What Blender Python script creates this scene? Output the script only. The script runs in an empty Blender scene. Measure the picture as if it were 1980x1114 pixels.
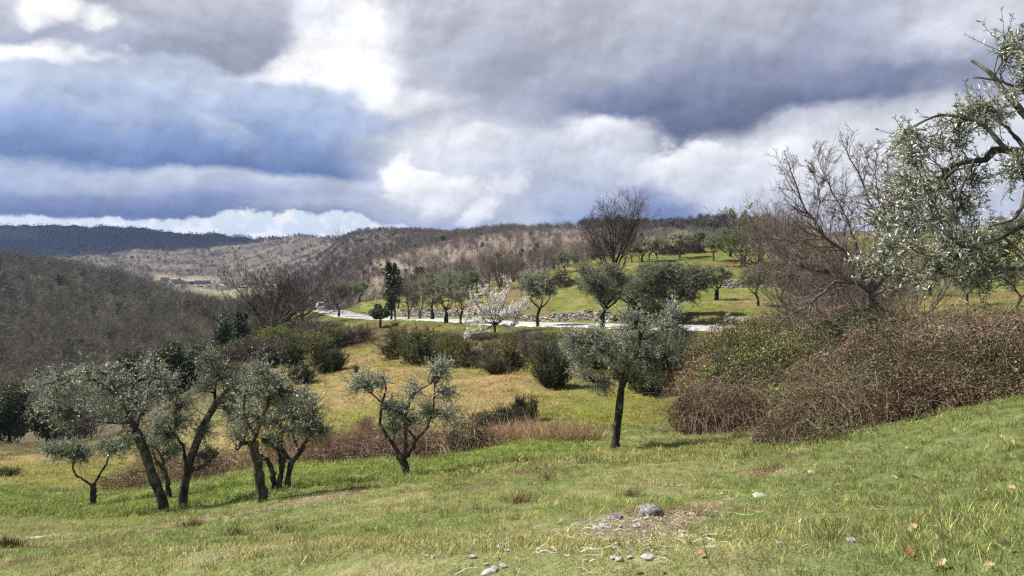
import bpy, bmesh, math, random
import numpy as np
from mathutils import Vector

# ------------------------------------------------------------------ camera, sky, sun, exposure
scene = bpy.context.scene
COL = scene.collection
F = 1524.0          # focal length in photograph pixels (1980 wide)
HOR = 470.0         # row of the eye level
CZ = 1.6            # eye height
EXPO = 0.95
SKY_STR = 0.1
SUN_STR = 4.9
SUN_AZ, SUN_EL = math.radians(-78), math.radians(47)   # azimuth from the view axis (+Y), clockwise

cam_d = bpy.data.cameras.new('camera')
cam = bpy.data.objects.new('camera', cam_d)
COL.objects.link(cam)
cam.location = (0, 0, CZ)
cam.rotation_euler = (math.radians(90), 0, 0)
cam_d.sensor_width = 36.0
cam_d.lens = F / 1980 * 36
cam_d.shift_y = -(557 - HOR) / 1980
cam_d.clip_start = 0.1
cam_d.clip_end = 20000
scene.camera = cam
scene.view_settings.view_transform = 'Standard'
scene.view_settings.look = 'None'
scene.view_settings.exposure = EXPO
scene.view_settings.gamma = 1.0
scene.view_settings.use_curve_mapping = False
scene.cycles.max_bounces = 6
scene.cycles.diffuse_bounces = 3
scene.cycles.glossy_bounces = 2
scene.cycles.transmission_bounces = 4
scene.cycles.volume_bounces = 1
scene.cycles.use_denoising = False
scene.cycles.filter_width = 1.35
scene.cycles.sample_clamp_indirect = 4.0
scene.cycles.caustics_reflective = False
scene.cycles.caustics_refractive = False

sun_d = bpy.data.lights.new('sun', 'SUN')
sun_d.energy = SUN_STR
sun_d.angle = math.radians(0.53)
sun_d.color = (1.0, 0.955, 0.88)
sun = bpy.data.objects.new('sun', sun_d)
COL.objects.link(sun)
SD = Vector((math.sin(SUN_AZ) * math.cos(SUN_EL), math.cos(SUN_AZ) * math.cos(SUN_EL), math.sin(SUN_EL)))
sun.rotation_euler = (-SD).to_track_quat('-Z', 'Y').to_euler()


def lin(c):
    return [((v / 255.0) / 12.92 if v <= 10 else (((v / 255.0) + 0.055) / 1.055) ** 2.4) for v in c]


class NG:
    """small helper round a node tree"""
    def __init__(self, tree):
        self.t = tree
        self.n = tree.nodes
        self.l = tree.links

    def new(self, typ, **kw):
        nd = self.n.new(typ)
        for k, v in kw.items():
            setattr(nd, k, v)
        return nd

    def put(self, sock, v):
        if v is None:
            return
        if isinstance(v, bpy.types.NodeSocket):
            self.l.new(v, sock)
        elif isinstance(v, (tuple, list)) and len(v) == 3 and sock.type == 'RGBA':
            sock.default_value = (*v, 1)
        else:
            sock.default_value = v

    def math(self, op, a, b=None, c=None, clamp=False):
        nd = self.new('ShaderNodeMath', operation=op, use_clamp=clamp)
        for i, v in enumerate((a, b, c)):
            self.put(nd.inputs[i], v)
        return nd.outputs[0]

    def maprange(self, v, a, b, c=0.0, d=1.0, smooth=True):
        nd = self.new('ShaderNodeMapRange', interpolation_type='SMOOTHSTEP' if smooth else 'LINEAR')
        for i, x in enumerate((v, a, b, c, d)):
            self.put(nd.inputs[i], x)
        return nd.outputs[0]

    def mix(self, f, a, b, mode='MIX'):
        nd = self.new('ShaderNodeMix', data_type='RGBA', blend_type=mode)
        self.put(nd.inputs[0], f)
        self.put(nd.inputs[6], a)
        self.put(nd.inputs[7], b)
        return nd.outputs[2]

    def noise(self, vec, scale, detail=4, rough=0.55, dist=0.0, out=0, flat2=False):
        nd = self.new('ShaderNodeTexNoise')
        if flat2:
            nd.noise_dimensions = '2D'
        if vec is not None:
            self.l.new(vec, nd.inputs['Vector'])
        nd.inputs['Scale'].default_value = scale
        nd.inputs['Detail'].default_value = detail
        nd.inputs['Roughness'].default_value = rough
        nd.inputs['Distortion'].default_value = dist
        return nd.outputs[out]

    def comb(self, x, y, z=0.0):
        nd = self.new('ShaderNodeCombineXYZ')
        for i, v in enumerate((x, y, z)):
            self.put(nd.inputs[i], v)
        return nd.outputs[0]


def build_world():
    w = bpy.data.worlds.new('World')
    scene.world = w
    w.use_nodes = True
    g = NG(w.node_tree)
    g.n.clear()
    out = g.new('ShaderNodeOutputWorld')
    bg = g.new('ShaderNodeBackground')
    bg.inputs[1].default_value = SKY_STR
    g.l.new(bg.outputs[0], out.inputs[0])
    sky = g.new('ShaderNodeTexSky', sky_type='NISHITA')
    sky.sun_disc = False
    sky.sun_elevation = SUN_EL
    sky.sun_rotation = SUN_AZ
    sky.air_density = 1.2
    sky.dust_density = 0.6
    tc = g.new('ShaderNodeTexCoord')
    sp = g.new('ShaderNodeSeparateXYZ')
    g.l.new(tc.outputs['Generated'], sp.inputs[0])
    # azimuth and elevation of the direction in hundredths of a unit that suit cloud sizes
    A = g.math('MULTIPLY', g.math('ARCTAN2', sp.outputs[0], sp.outputs[1]), 1524.0)
    E = g.math('MULTIPLY', g.math('ARCSINE', sp.outputs[2]), 1524.0)
    p = g.comb(g.math('MULTIPLY_ADD', A, 1 / 330.0, 23.7), g.math('MULTIPLY_ADD', E, 1 / 190.0, 13.7), 0.0)
    n_big = g.new('ShaderNodeTexNoise', noise_dimensions='2D')
    g.l.new(p, n_big.inputs['Vector'])
    n_big.inputs['Scale'].default_value = 1.0
    n_big.inputs['Detail'].default_value = 4
    n_big.inputs['Roughness'].default_value = 0.5
    ws = g.new('ShaderNodeSeparateColor')
    g.l.new(n_big.outputs['Color'], ws.inputs[0])
    wa = g.math('MULTIPLY', g.math('SUBTRACT', ws.outputs[0], 0.5), 210.0)
    we = g.math('MULTIPLY', g.math('SUBTRACT', ws.outputs[1], 0.5), 120.0)
    # finer billows
    p2 = g.comb(g.math('MULTIPLY', A, 1 / 90.0), g.math('MULTIPLY', E, 1 / 74.0), 1.1)
    n_f = g.new('ShaderNodeTexNoise', noise_dimensions='2D')
    g.l.new(p2, n_f.inputs['Vector'])
    n_f.inputs['Scale'].default_value = 1.0
    n_f.inputs['Detail'].default_value = 6
    n_f.inputs['Roughness'].default_value = 0.66
    fs = g.new('ShaderNodeSeparateColor')
    g.l.new(n_f.outputs['Color'], fs.inputs[0])
    wa = g.math('ADD', wa, g.math('MULTIPLY', g.math('SUBTRACT', fs.outputs[0], 0.5), 56.0))
    we = g.math('ADD', we, g.math('MULTIPLY', g.math('SUBTRACT', fs.outputs[1], 0.5), 46.0))
    AW = g.math('ADD', A, wa)
    EW = g.math('ADD', E, we)
    # relief of the billows: density here against density a little nearer the sun
    def dens(da, de, sa, se, z):
        q = g.comb(g.math('MULTIPLY_ADD', A, 1 / sa, da / sa + z), g.math('MULTIPLY_ADD', E, 1 / se, de / se + z))
        return g.noise(q, 1.0, 4, 0.52, 0.0, flat2=True)
    rel = g.math('SUBTRACT', dens(0, 0, 105, 84, 8.0), dens(-14, 20, 105, 84, 8.0))
    rel2 = g.math('SUBTRACT', dens(0, 0, 290, 190, 5.0), dens(-40, 55, 290, 190, 5.0))

    rel3 = g.math('SUBTRACT', dens(0, 0, 46, 38, 2.0), dens(-6, 9, 46, 38, 2.0))
    rel = g.math('MULTIPLY_ADD', rel3, 0.38, rel)

    def ae(px, py):
        x, z = (px - 990) / F, (HOR - py) / F
        return math.atan2(x, 1) * 1524, math.atan2(z, math.hypot(x, 1)) * 1524

    def cc(c, k=1.0):
        return [v * k / (SKY_STR * 2 ** EXPO) for v in lin(c)]

    def blob(col, px, py, rx, ry, top, bot, soft=0.35, rot=0.0, k=1.0, amt=1.0, warp=1.0, flat=None):
        a0, e0 = ae(px, py)
        if warp == 1.0:
            a_, e_ = AW, EW
        else:
            a_ = g.math('ADD', A, g.math('MULTIPLY', wa, warp))
            e_ = g.math('ADD', E, g.math('MULTIPLY', we, warp))
        da = g.math('SUBTRACT', a_, a0)
        de = g.math('SUBTRACT', e_, e0)
        cr, sr = math.cos(rot), math.sin(rot)
        ua = g.math('MULTIPLY_ADD', da, cr / rx, g.math('MULTIPLY', de, sr / rx))
        ue = g.math('MULTIPLY_ADD', da, -sr / ry, g.math('MULTIPLY', de, cr / ry))
        if flat:            # flatter, sharper underside
            ue = g.math('MINIMUM', ue, g.math('MULTIPLY', ue, flat))
        d = g.math('SQRT', g.math('ADD', g.math('MULTIPLY', ua, ua), g.math('MULTIPLY', ue, ue)))
        soft *= 0.74
        m = g.maprange(d, 1 + soft, 1 - soft, 0.0, amt)
        grad = g.maprange(ue, -0.8 / (flat or 1), 0.9)
        c = g.mix(grad, cc(bot, k), cc(top, k))
        return g.mix(m, col, c)

    # clear sky low down, cumulus heads on the skyline
    clear = g.mix(0.72, sky.outputs[0], cc((196, 222, 250), 1.0))
    base = g.mix(g.maprange(n_big.outputs[0], 0.38, 0.66), cc((190, 196, 214)), cc((232, 235, 243)))
    # where the cloud deck ends above the skyline at the left
    edge = g.math('ADD', EW, g.math('MULTIPLY', A, 0.028))
    deck = g.maprange(edge, 29, 38)
    # right of centre the deck reaches the skyline
    deck = g.math('MAXIMUM', deck, g.maprange(AW, -250, -80))
    deck = g.math('MAXIMUM', deck, g.maprange(AW, -1000, -1250))
    cum = g.math('SUBTRACT', g.noise(g.comb(g.math('MULTIPLY', A, 1 / 46.0), g.math('MULTIPLY', E, 1 / 36.0), 2.0), 1.0, 4, 0.5, flat2=True),
                 g.math('MULTIPLY', E, 0.0062))
    low = g.mix(g.maprange(cum, 0.25, 0.42), clear, cc((252, 252, 252), 1.05))
    col = base
    B = lambda *a, **k: blob(col, *a, **k)
    # unseen sky overhead, darkened to cut ambient light and deepen the shadows
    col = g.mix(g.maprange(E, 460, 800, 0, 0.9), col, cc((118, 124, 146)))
    # grey cloud along the top, white breaks between
    col = B(1010, 150, 330, 150, (206, 209, 219), (188, 192, 208), soft=0.6)
    col = B(600, 60, 170, 90, (255, 255, 255), (250, 250, 252), soft=0.35, k=1.1)
    col = B(330, 150, 460, 34, (255, 255, 255), (252, 252, 254), soft=0.6, k=1.08)
    col = B(60, 98, 120, 36, (255, 255, 255), (255, 255, 255), soft=0.3, k=1.12)
    col = B(380, 36, 200, 88, (204, 206, 216), (160, 166, 186), soft=0.2, warp=0.9)
    col = B(190, 55, 110, 34, (206, 210, 222), (176, 184, 206), soft=0.5, amt=0.9)
    col = B(40, 30, 80, 30, (206, 210, 222), (170, 178, 200), soft=0.6)
    col = B(125, 8, 50, 30, (255, 255, 255), (255, 255, 255), soft=0.5, k=1.06)
    col = B(225, 45, 26, 18, (255, 255, 255), (255, 255, 255), soft=0.9, k=1.0)
    col = B(640, 30, 60, 34, (244, 246, 252), (224, 230, 244), soft=0.8, amt=0.7)
    col = B(640, 150, 90, 40, (255, 255, 255), (246, 248, 252), soft=0.6, k=1.05)
    # big blue bank at the left: pale shoulders, dark blue flat underside
    col = B(330, 248, 460, 118, (188, 201, 224), (118, 146, 194), soft=0.13, flat=1.1, warp=0.85)
    col = B(110, 205, 170, 62, (205, 213, 230), (176, 192, 222), soft=0.7, amt=0.85)
    col = B(330, 185, 240, 40, (196, 208, 230), (160, 180, 216), soft=0.7, amt=0.8)
    col = B(600, 200, 130, 50, (184, 199, 228), (156, 177, 216), soft=0.7, amt=0.8)
    col = B(330, 300, 400, 56, (132, 156, 202), (84, 116, 172), soft=0.5, amt=0.95, flat=1.3, warp=0.7)
    col = B(580, 320, 190, 42, (126, 150, 198), (88, 118, 172), soft=0.5, amt=0.9, flat=1.3, warp=0.8)
    col = B(420, 252, 80, 20, (196, 207, 228), (170, 187, 218), soft=0.9, amt=0.7, rot=-0.35)
    # lower grey-blue band
    col = B(90, 352, 240, 38, (178, 190, 216), (134, 152, 196), soft=0.45, warp=0.6)
    col = B(470, 368, 330, 34, (196, 204, 222), (140, 156, 194), soft=0.4, warp=0.6)
    col = B(330, 402, 520, 24, (130, 146, 186), (100, 120, 166), soft=0.45, warp=0.45, flat=1.3, rot=-0.02)
    col = B(700, 408, 200, 30, (186, 193, 212), (134, 146, 182), soft=0.5, warp=0.6, flat=1.2)
    col = B(880, 412, 170, 36, (214, 218, 228), (166, 174, 198), soft=0.5, warp=0.8)
    # bright heads in the middle
    col = B(905, 310, 190, 90, (232, 235, 242), (214, 218, 230), soft=0.6)
    col = B(790, 322, 46, 40, (255, 255, 255), (240, 242, 248), soft=0.4, k=1.06, warp=1.4)
    col = B(830, 352, 70, 36, (255, 255, 255), (232, 235, 243), soft=0.25, k=1.05, warp=1.5)
    col = B(850, 375, 90, 26, (255, 255, 255), (230, 233, 241), soft=0.4, k=1.02)
    col = B(930, 262, 44, 24, (255, 255, 255), (232, 235, 243), soft=0.6, k=1.02)
    col = B(985, 402, 40, 28, (250, 251, 253), (222, 226, 236), soft=0.4, k=1.02, warp=1.6)
    # dark bank at the right
    col = B(1430, 110, 540, 190, (192, 196, 210), (146, 154, 182), soft=0.5, rot=-0.05)
    col = B(1200, 60, 330, 110, (198, 201, 212), (174, 179, 197), soft=0.7, amt=0.85)
    col = B(1420, 200, 320, 92, (138, 146, 172), (96, 106, 140), soft=0.42, rot=0.14, flat=1.35, warp=0.9)
    col = B(1260, 195, 150, 46, (136, 146, 178), (104, 116, 154), soft=0.7, amt=0.8)
    col = B(1660, 120, 220, 80, (150, 157, 184), (118, 129, 164), soft=0.7, rot=0.3, amt=0.85)
    col = B(1690, 60, 60, 36, (190, 195, 210), (172, 179, 199), soft=0.9, amt=0.6)
    col = B(1940, 12, 150, 60, (224, 226, 235), (206, 210, 224), soft=0.6)
    col = B(1620, 268, 320, 42, (214, 219, 231), (236, 238, 244), soft=0.6, amt=0.9, rot=0.10)
    col = B(1400, 322, 250, 44, (246, 248, 252), (214, 219, 232), soft=0.3, warp=1.3)
    col = B(1640, 330, 260, 60, (238, 240, 246), (232, 235, 243), soft=0.7, amt=0.8)
    col = B(1120, 330, 150, 74, (218, 222, 233), (184, 193, 216), soft=0.6)
    col = B(1180, 270, 90, 30, (240, 242, 247), (216, 221, 233), soft=0.7)
    col = B(1285, 396, 70, 56, (142, 154, 192), (104, 122, 172), soft=0.6)
    col = B(1130, 392, 80, 30, (176, 185, 210), (146, 160, 198), soft=0.8)
    col = B(1440, 362, 120, 52, (228, 231, 240), (214, 219, 232), soft=0.6)
    shade = g.maprange(g.math('ADD', rel, g.math('MULTIPLY', rel2, 0.9)), -0.42, 0.42, 0.82, 1.18)
    grey = g.comb(shade, shade, shade)
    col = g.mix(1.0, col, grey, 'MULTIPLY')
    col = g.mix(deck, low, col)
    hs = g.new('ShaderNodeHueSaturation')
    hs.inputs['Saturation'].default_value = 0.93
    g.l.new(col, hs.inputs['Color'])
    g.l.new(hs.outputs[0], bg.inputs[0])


build_world()
scene.world.cycles.sampling_method = 'MANUAL'
scene.world.cycles.sample_map_resolution = 256

# ------------------------------------------------------------------ helpers
def tag(o, label=None, cat=None, group=None, kind=None):
    if label:
        o['label'] = label
    if cat:
        o['category'] = cat
    if group:
        o['group'] = group
    if kind:
        o['kind'] = kind
    return o


def link_obj(name, data, parent=None, loc=None):
    o = bpy.data.objects.new(name, data)
    COL.objects.link(o)
    if parent is not None:
        o.parent = parent
    if loc is not None:
        o.location = loc
    return o


def thing(name, label, cat, loc, group=None, rz=0.0, sc=1.0):
    o = bpy.data.objects.new(name, None)
    o.empty_display_size = 0.3
    COL.objects.link(o)
    o.location = loc
    o.rotation_euler = (0, 0, rz)
    o.scale = (sc, sc, sc) if not isinstance(sc, (tuple, list)) else sc
    return tag(o, label, cat, group)


def unit(v):
    return v / (np.linalg.norm(v, axis=-1, keepdims=True) + 1e-12)


class QM:
    """collects quads (numpy) and makes one mesh of them"""
    def __init__(self):
        self.v, self.f, self.m, self.c, self.nv = [], [], [], [], 0

    def add(self, v, f, mat=0, col=None):
        v = np.asarray(v, dtype=np.float64).reshape(-1, 3)
        self.v.append(v)
        self.f.append(np.asarray(f, dtype=np.int64) + self.nv)
        self.m.append(np.full(len(f), mat, dtype=np.int32))
        if col is None:
            col = np.ones((len(v), 3))
        col = np.broadcast_to(np.asarray(col, dtype=np.float64), (len(v), 3))
        self.c.append(col)
        self.nv += len(v)

    def tubes(self, P, R, sides=5, mat=0, col=None, rough=0.0, rng=None):
        N, K, _ = P.shape
        T = unit(np.gradient(P, axis=1))
        mt = unit(P[:, -1] - P[:, 0])
        ref = np.where(np.abs(mt[:, 2:3]) > 0.75, np.array([[1.0, 0.2, 0]]), np.array([[0, 0.1, 1.0]]))
        A = unit(np.cross(T, ref[:, None, :]))
        Bn = np.cross(T, A)
        an = np.arange(sides) / sides * 2 * np.pi
        rr = R[:, :, None, None] * np.ones((1, 1, sides, 1))
        if rough and rng is not None:
            rr = rr * (1 + rough * rng.normal(size=rr.shape))
        V = P[:, :, None, :] + rr * (np.cos(an)[None, None, :, None] * A[:, :, None, :] + np.sin(an)[None, None, :, None] * Bn[:, :, None, :])
        idx = np.arange(N * K * sides).reshape(N, K, sides)
        a = idx[:, :-1, :]
        b = idx[:, 1:, :]
        f = np.stack([a, np.roll(a, -1, 2), np.roll(b, -1, 2), b], -1).reshape(-1, 4)
        if col is not None and np.ndim(col) == 2:
            col = np.repeat(col, K * sides, axis=0)
        self.add(V, f, mat, col)

    def mesh(self, name, mats, smooth=False):
        v = np.concatenate(self.v)
        f = np.concatenate(self.f)
        m = np.concatenate(self.m)
        c = np.concatenate(self.c)
        me = bpy.data.meshes.new(name)
        me.vertices.add(len(v))
        me.vertices.foreach_set('co', v.astype(np.float32).ravel())
        me.loops.add(4 * len(f))
        me.loops.foreach_set('vertex_index', f.astype(np.int32).ravel())
        me.polygons.add(len(f))
        me.polygons.foreach_set('loop_start', np.arange(0, 4 * len(f), 4, dtype=np.int32))
        me.polygons.foreach_set('material_index', m)
        me.update(calc_edges=True)
        sm = np.zeros(len(f), dtype=bool)
        sm[:] = smooth
        me.polygons.foreach_set('use_smooth', sm)
        at = me.color_attributes.new('Col', 'FLOAT_COLOR', 'POINT')
        at.data.foreach_set('color', np.concatenate([c, np.ones((len(c), 1))], 1).astype(np.float32).ravel())
        for mm in mats:
            me.materials.append(mm)
        return me


# value noise
def _hash(i, j, s):
    h = (i * 374761393 + j * 668265263 + s * 1442695041) & 0xFFFFFFFF
    h = ((h ^ (h >> 13)) * 1274126177) & 0xFFFFFFFF
    return ((h ^ (h >> 16)) & 0xFFFF) / 65535.0


def vnoise(x, y, s=0):
    x = np.asarray(x, float)
    y = np.asarray(y, float)
    i = np.floor(x).astype(np.int64)
    j = np.floor(y).astype(np.int64)
    u = x - i
    v = y - j
    u = u * u * (3 - 2 * u)
    v = v * v * (3 - 2 * v)
    return (_hash(i, j, s) * (1 - u) * (1 - v) + _hash(i + 1, j, s) * u * (1 - v) + _hash(i, j + 1, s) * (1 - u) * v + _hash(i + 1, j + 1, s) * u * v)


def fbm(x, y, s=0, o=4):
    t, a, n = 0.0, 0.5, 0.0
    for k in range(o):
        t = t + a * vnoise(x * 2 ** k, y * 2 ** k, s + 17 * k)
        n += a
        a *= 0.5
    return t / n


def sm(a, b, x):
    t = np.clip((x - a) / (b - a), 0, 1)
    return t * t * (3 - 2 * t)


# ------------------------------------------------------------------ materials
def new_mat(name):
    m = bpy.data.materials.new(name)
    m.use_nodes = True
    g = NG(m.node_tree)
    bs = g.n['Principled BSDF']
    return m, g, bs


def attr(g, name='Col', typ='GEOMETRY'):
    a = g.new('ShaderNodeAttribute', attribute_name=name, attribute_type=typ)
    return a.outputs['Color']


def bark_mat(name, c1, c2, scale=9.0, lichen=None, bump=0.6):
    m, g, bs = new_mat(name)
    tc = g.new('ShaderNodeTexCoord').outputs['Object']
    mp = g.new('ShaderNodeMapping')
    mp.inputs['Scale'].default_value = (1, 1, 0.3)
    g.l.new(tc, mp.inputs[0])
    n1 = g.noise(mp.outputs[0], scale, 6, 0.65, 0.4)
    n2 = g.noise(tc, scale * 0.35, 3, 0.6)
    c = g.mix(g.maprange(n1, 0.35, 0.68), c1, c2)
    if lichen:
        c = g.mix(g.maprange(n2, 0.52, 0.64, 0, 0.75), c, lichen)
    c = g.mix(1.0, c, attr(g), 'MULTIPLY')
    g.l.new(c, bs.inputs['Base Color'])
    bs.inputs['Roughness'].default_value = 0.85
    bs.inputs['Specular IOR Level'].default_value = 0.25
    b = g.new('ShaderNodeBump')
    b.inputs['Strength'].default_value = bump
    b.inputs['Distance'].default_value = 0.03
    g.l.new(n1, b.inputs['Height'])
    g.l.new(b.outputs[0], bs.inputs['Normal'])
    return m


def leaf_mat(name, front, back=None, rough=0.5, trans=0.2, spec=0.4, rnd=0.25):
    m, g, bs = new_mat(name)
    c = front
    if back is not None:
        geo = g.new('ShaderNodeNewGeometry')
        c = g.mix(geo.outputs['Backfacing'], front, back)
    c = g.mix(1.0, c, attr(g), 'MULTIPLY')
    oi = g.new('ShaderNodeObjectInfo')
    hs = g.new('ShaderNodeHueSaturation')
    g.put(hs.inputs['Value'], g.maprange(oi.outputs['Random'], 0, 1, 1 - rnd, 1 + rnd, False))
    g.put(hs.inputs['Hue'], g.maprange(g.math('FRACT', g.math('MULTIPLY', oi.outputs['Random'], 7.13)), 0, 1, 0.49, 0.51, False))
    g.put(hs.inputs['Color'], c)
    c = hs.outputs[0]
    g.l.new(c, bs.inputs['Base Color'])
    bs.inputs['Roughness'].default_value = rough
    bs.inputs['Specular IOR Level'].default_value = spec
    out = g.n['Material Output']
    tr = g.new('ShaderNodeBsdfTranslucent')
    g.l.new(g.mix(0.5, c, (0.16, 0.19, 0.04), 'MIX'), tr.inputs['Color'])
    mx = g.new('ShaderNodeMixShader')
    mx.inputs[0].default_value = trans
    g.l.new(bs.outputs[0], mx.inputs[1])
    g.l.new(tr.outputs[0], mx.inputs[2])
    g.l.new(mx.outputs[0], out.inputs[0])
    return m


def tint_mat(name, rough=0.7, trans=0.25, spec=0.3):
    """for scattered grass: blade shade times the tint carried by each tuft"""
    m, g, bs = new_mat(name)
    c = g.mix(1.0, attr(g), attr(g, 'tint', 'INSTANCER'), 'MULTIPLY')
    g.l.new(c, bs.inputs['Base Color'])
    bs.inputs['Roughness'].default_value = rough
    bs.inputs['Specular IOR Level'].default_value = spec
    if trans:
        out = g.n['Material Output']
        tr = g.new('ShaderNodeBsdfTranslucent')
        g.l.new(c, tr.inputs['Color'])
        mx = g.new('ShaderNodeMixShader')
        mx.inputs[0].default_value = trans
        g.l.new(bs.outputs[0], mx.inputs[1])
        g.l.new(tr.outputs[0], mx.inputs[2])
        g.l.new(mx.outputs[0], out.inputs[0])
    return m


def plain_mat(name, col, rough=0.8, var=0.25, scale=6.0, bump=0.0, metal=0.0, spec=0.4, use_col=False):
    m, g, bs = new_mat(name)
    tc = g.new('ShaderNodeTexCoord').outputs['Object']
    n = g.noise(tc, scale, 5, 0.6)
    k = g.maprange(n, 0.3, 0.7, 1 - var, 1 + var)
    c = g.mix(1.0, col, g.comb(k, k, k), 'MULTIPLY')
    if use_col:
        c = g.mix(1.0, c, attr(g), 'MULTIPLY')
    g.l.new(c, bs.inputs['Base Color'])
    bs.inputs['Roughness'].default_value = rough
    bs.inputs['Metallic'].default_value = metal
    bs.inputs['Specular IOR Level'].default_value = spec
    if bump:
        b = g.new('ShaderNodeBump')
        b.inputs['Strength'].default_value = bump
        b.inputs['Distance'].default_value = 0.02
        g.l.new(n, b.inputs['Height'])
        g.l.new(b.outputs[0], bs.inputs['Normal'])
    return m


M_OLIVE_BARK = bark_mat('olive_bark', (0.022, 0.019, 0.016), (0.10, 0.088, 0.076), 11, (0.15, 0.145, 0.115))
M_DARK_BARK = bark_mat('dark_bark', (0.016, 0.014, 0.013), (0.055, 0.048, 0.044), 12, (0.15, 0.14, 0.125), 0.8)
M_GREY_BARK = bark_mat('grey_bark', (0.07, 0.058, 0.05), (0.17, 0.145, 0.125), 7, (0.20, 0.19, 0.14))
M_BROWN_TWIG = bark_mat('brown_twig', (0.10, 0.080, 0.069), (0.20, 0.168, 0.146), 7)
M_OLIVE_LEAF = leaf_mat('olive_leaf', (0.175, 0.195, 0.135), (0.50, 0.52, 0.46), 0.36, 0.28, 0.55)
M_OLIVE_FAR = leaf_mat('olive_leaf_soft', (0.180, 0.200, 0.128), (0.32, 0.34, 0.255), 0.55, 0.3, 0.35)
M_IVY = leaf_mat('ivy_leaf', (0.020, 0.042, 0.012), (0.05, 0.08, 0.03), 0.4, 0.1, 0.45)
M_GREEN_LEAF = leaf_mat('spring_leaf', (0.22, 0.29, 0.085), (0.26, 0.32, 0.11), 0.55, 0.35, 0.3)
M_SCRUB = leaf_mat('scrub_leaf', (0.10, 0.115, 0.035), (0.13, 0.14, 0.06), 0.6, 0.2, 0.3)
M_BROOM = leaf_mat('broom_stem', (0.072, 0.082, 0.045), (0.08, 0.09, 0.05), 0.6, 0.1, 0.3)
M_BRAMBLE = leaf_mat('bramble_leaf', (1, 1, 1), (1.25, 1.15, 1.1), 0.5, 0.15, 0.4, 0.05)
M_CANE = bark_mat('bramble_cane', (0.14, 0.092, 0.070), (0.30, 0.225, 0.17), 14, bump=0.2)
M_BLOSSOM = leaf_mat('blossom', (0.80, 0.78, 0.76), (0.82, 0.80, 0.78), 0.7, 0.25, 0.2, 0.04)
M_BLOSSOM_DIM = leaf_mat('cream_blossom', (0.42, 0.43, 0.30), (0.5, 0.5, 0.38), 0.7, 0.25, 0.2, 0.05)
M_EVERGREEN = leaf_mat('evergreen_leaf', (0.045, 0.062, 0.030), (0.07, 0.085, 0.045), 0.5, 0.12, 0.35)
M_GRASS = tint_mat('grass_blade')
M_FOREST = tint_mat('woodland_twig', 0.85, 0.0, 0.15)
M_STRAW = leaf_mat('dry_stalk', (0.46, 0.39, 0.27), (0.48, 0.41, 0.29), 0.7, 0.1, 0.25, 0.1)
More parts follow.
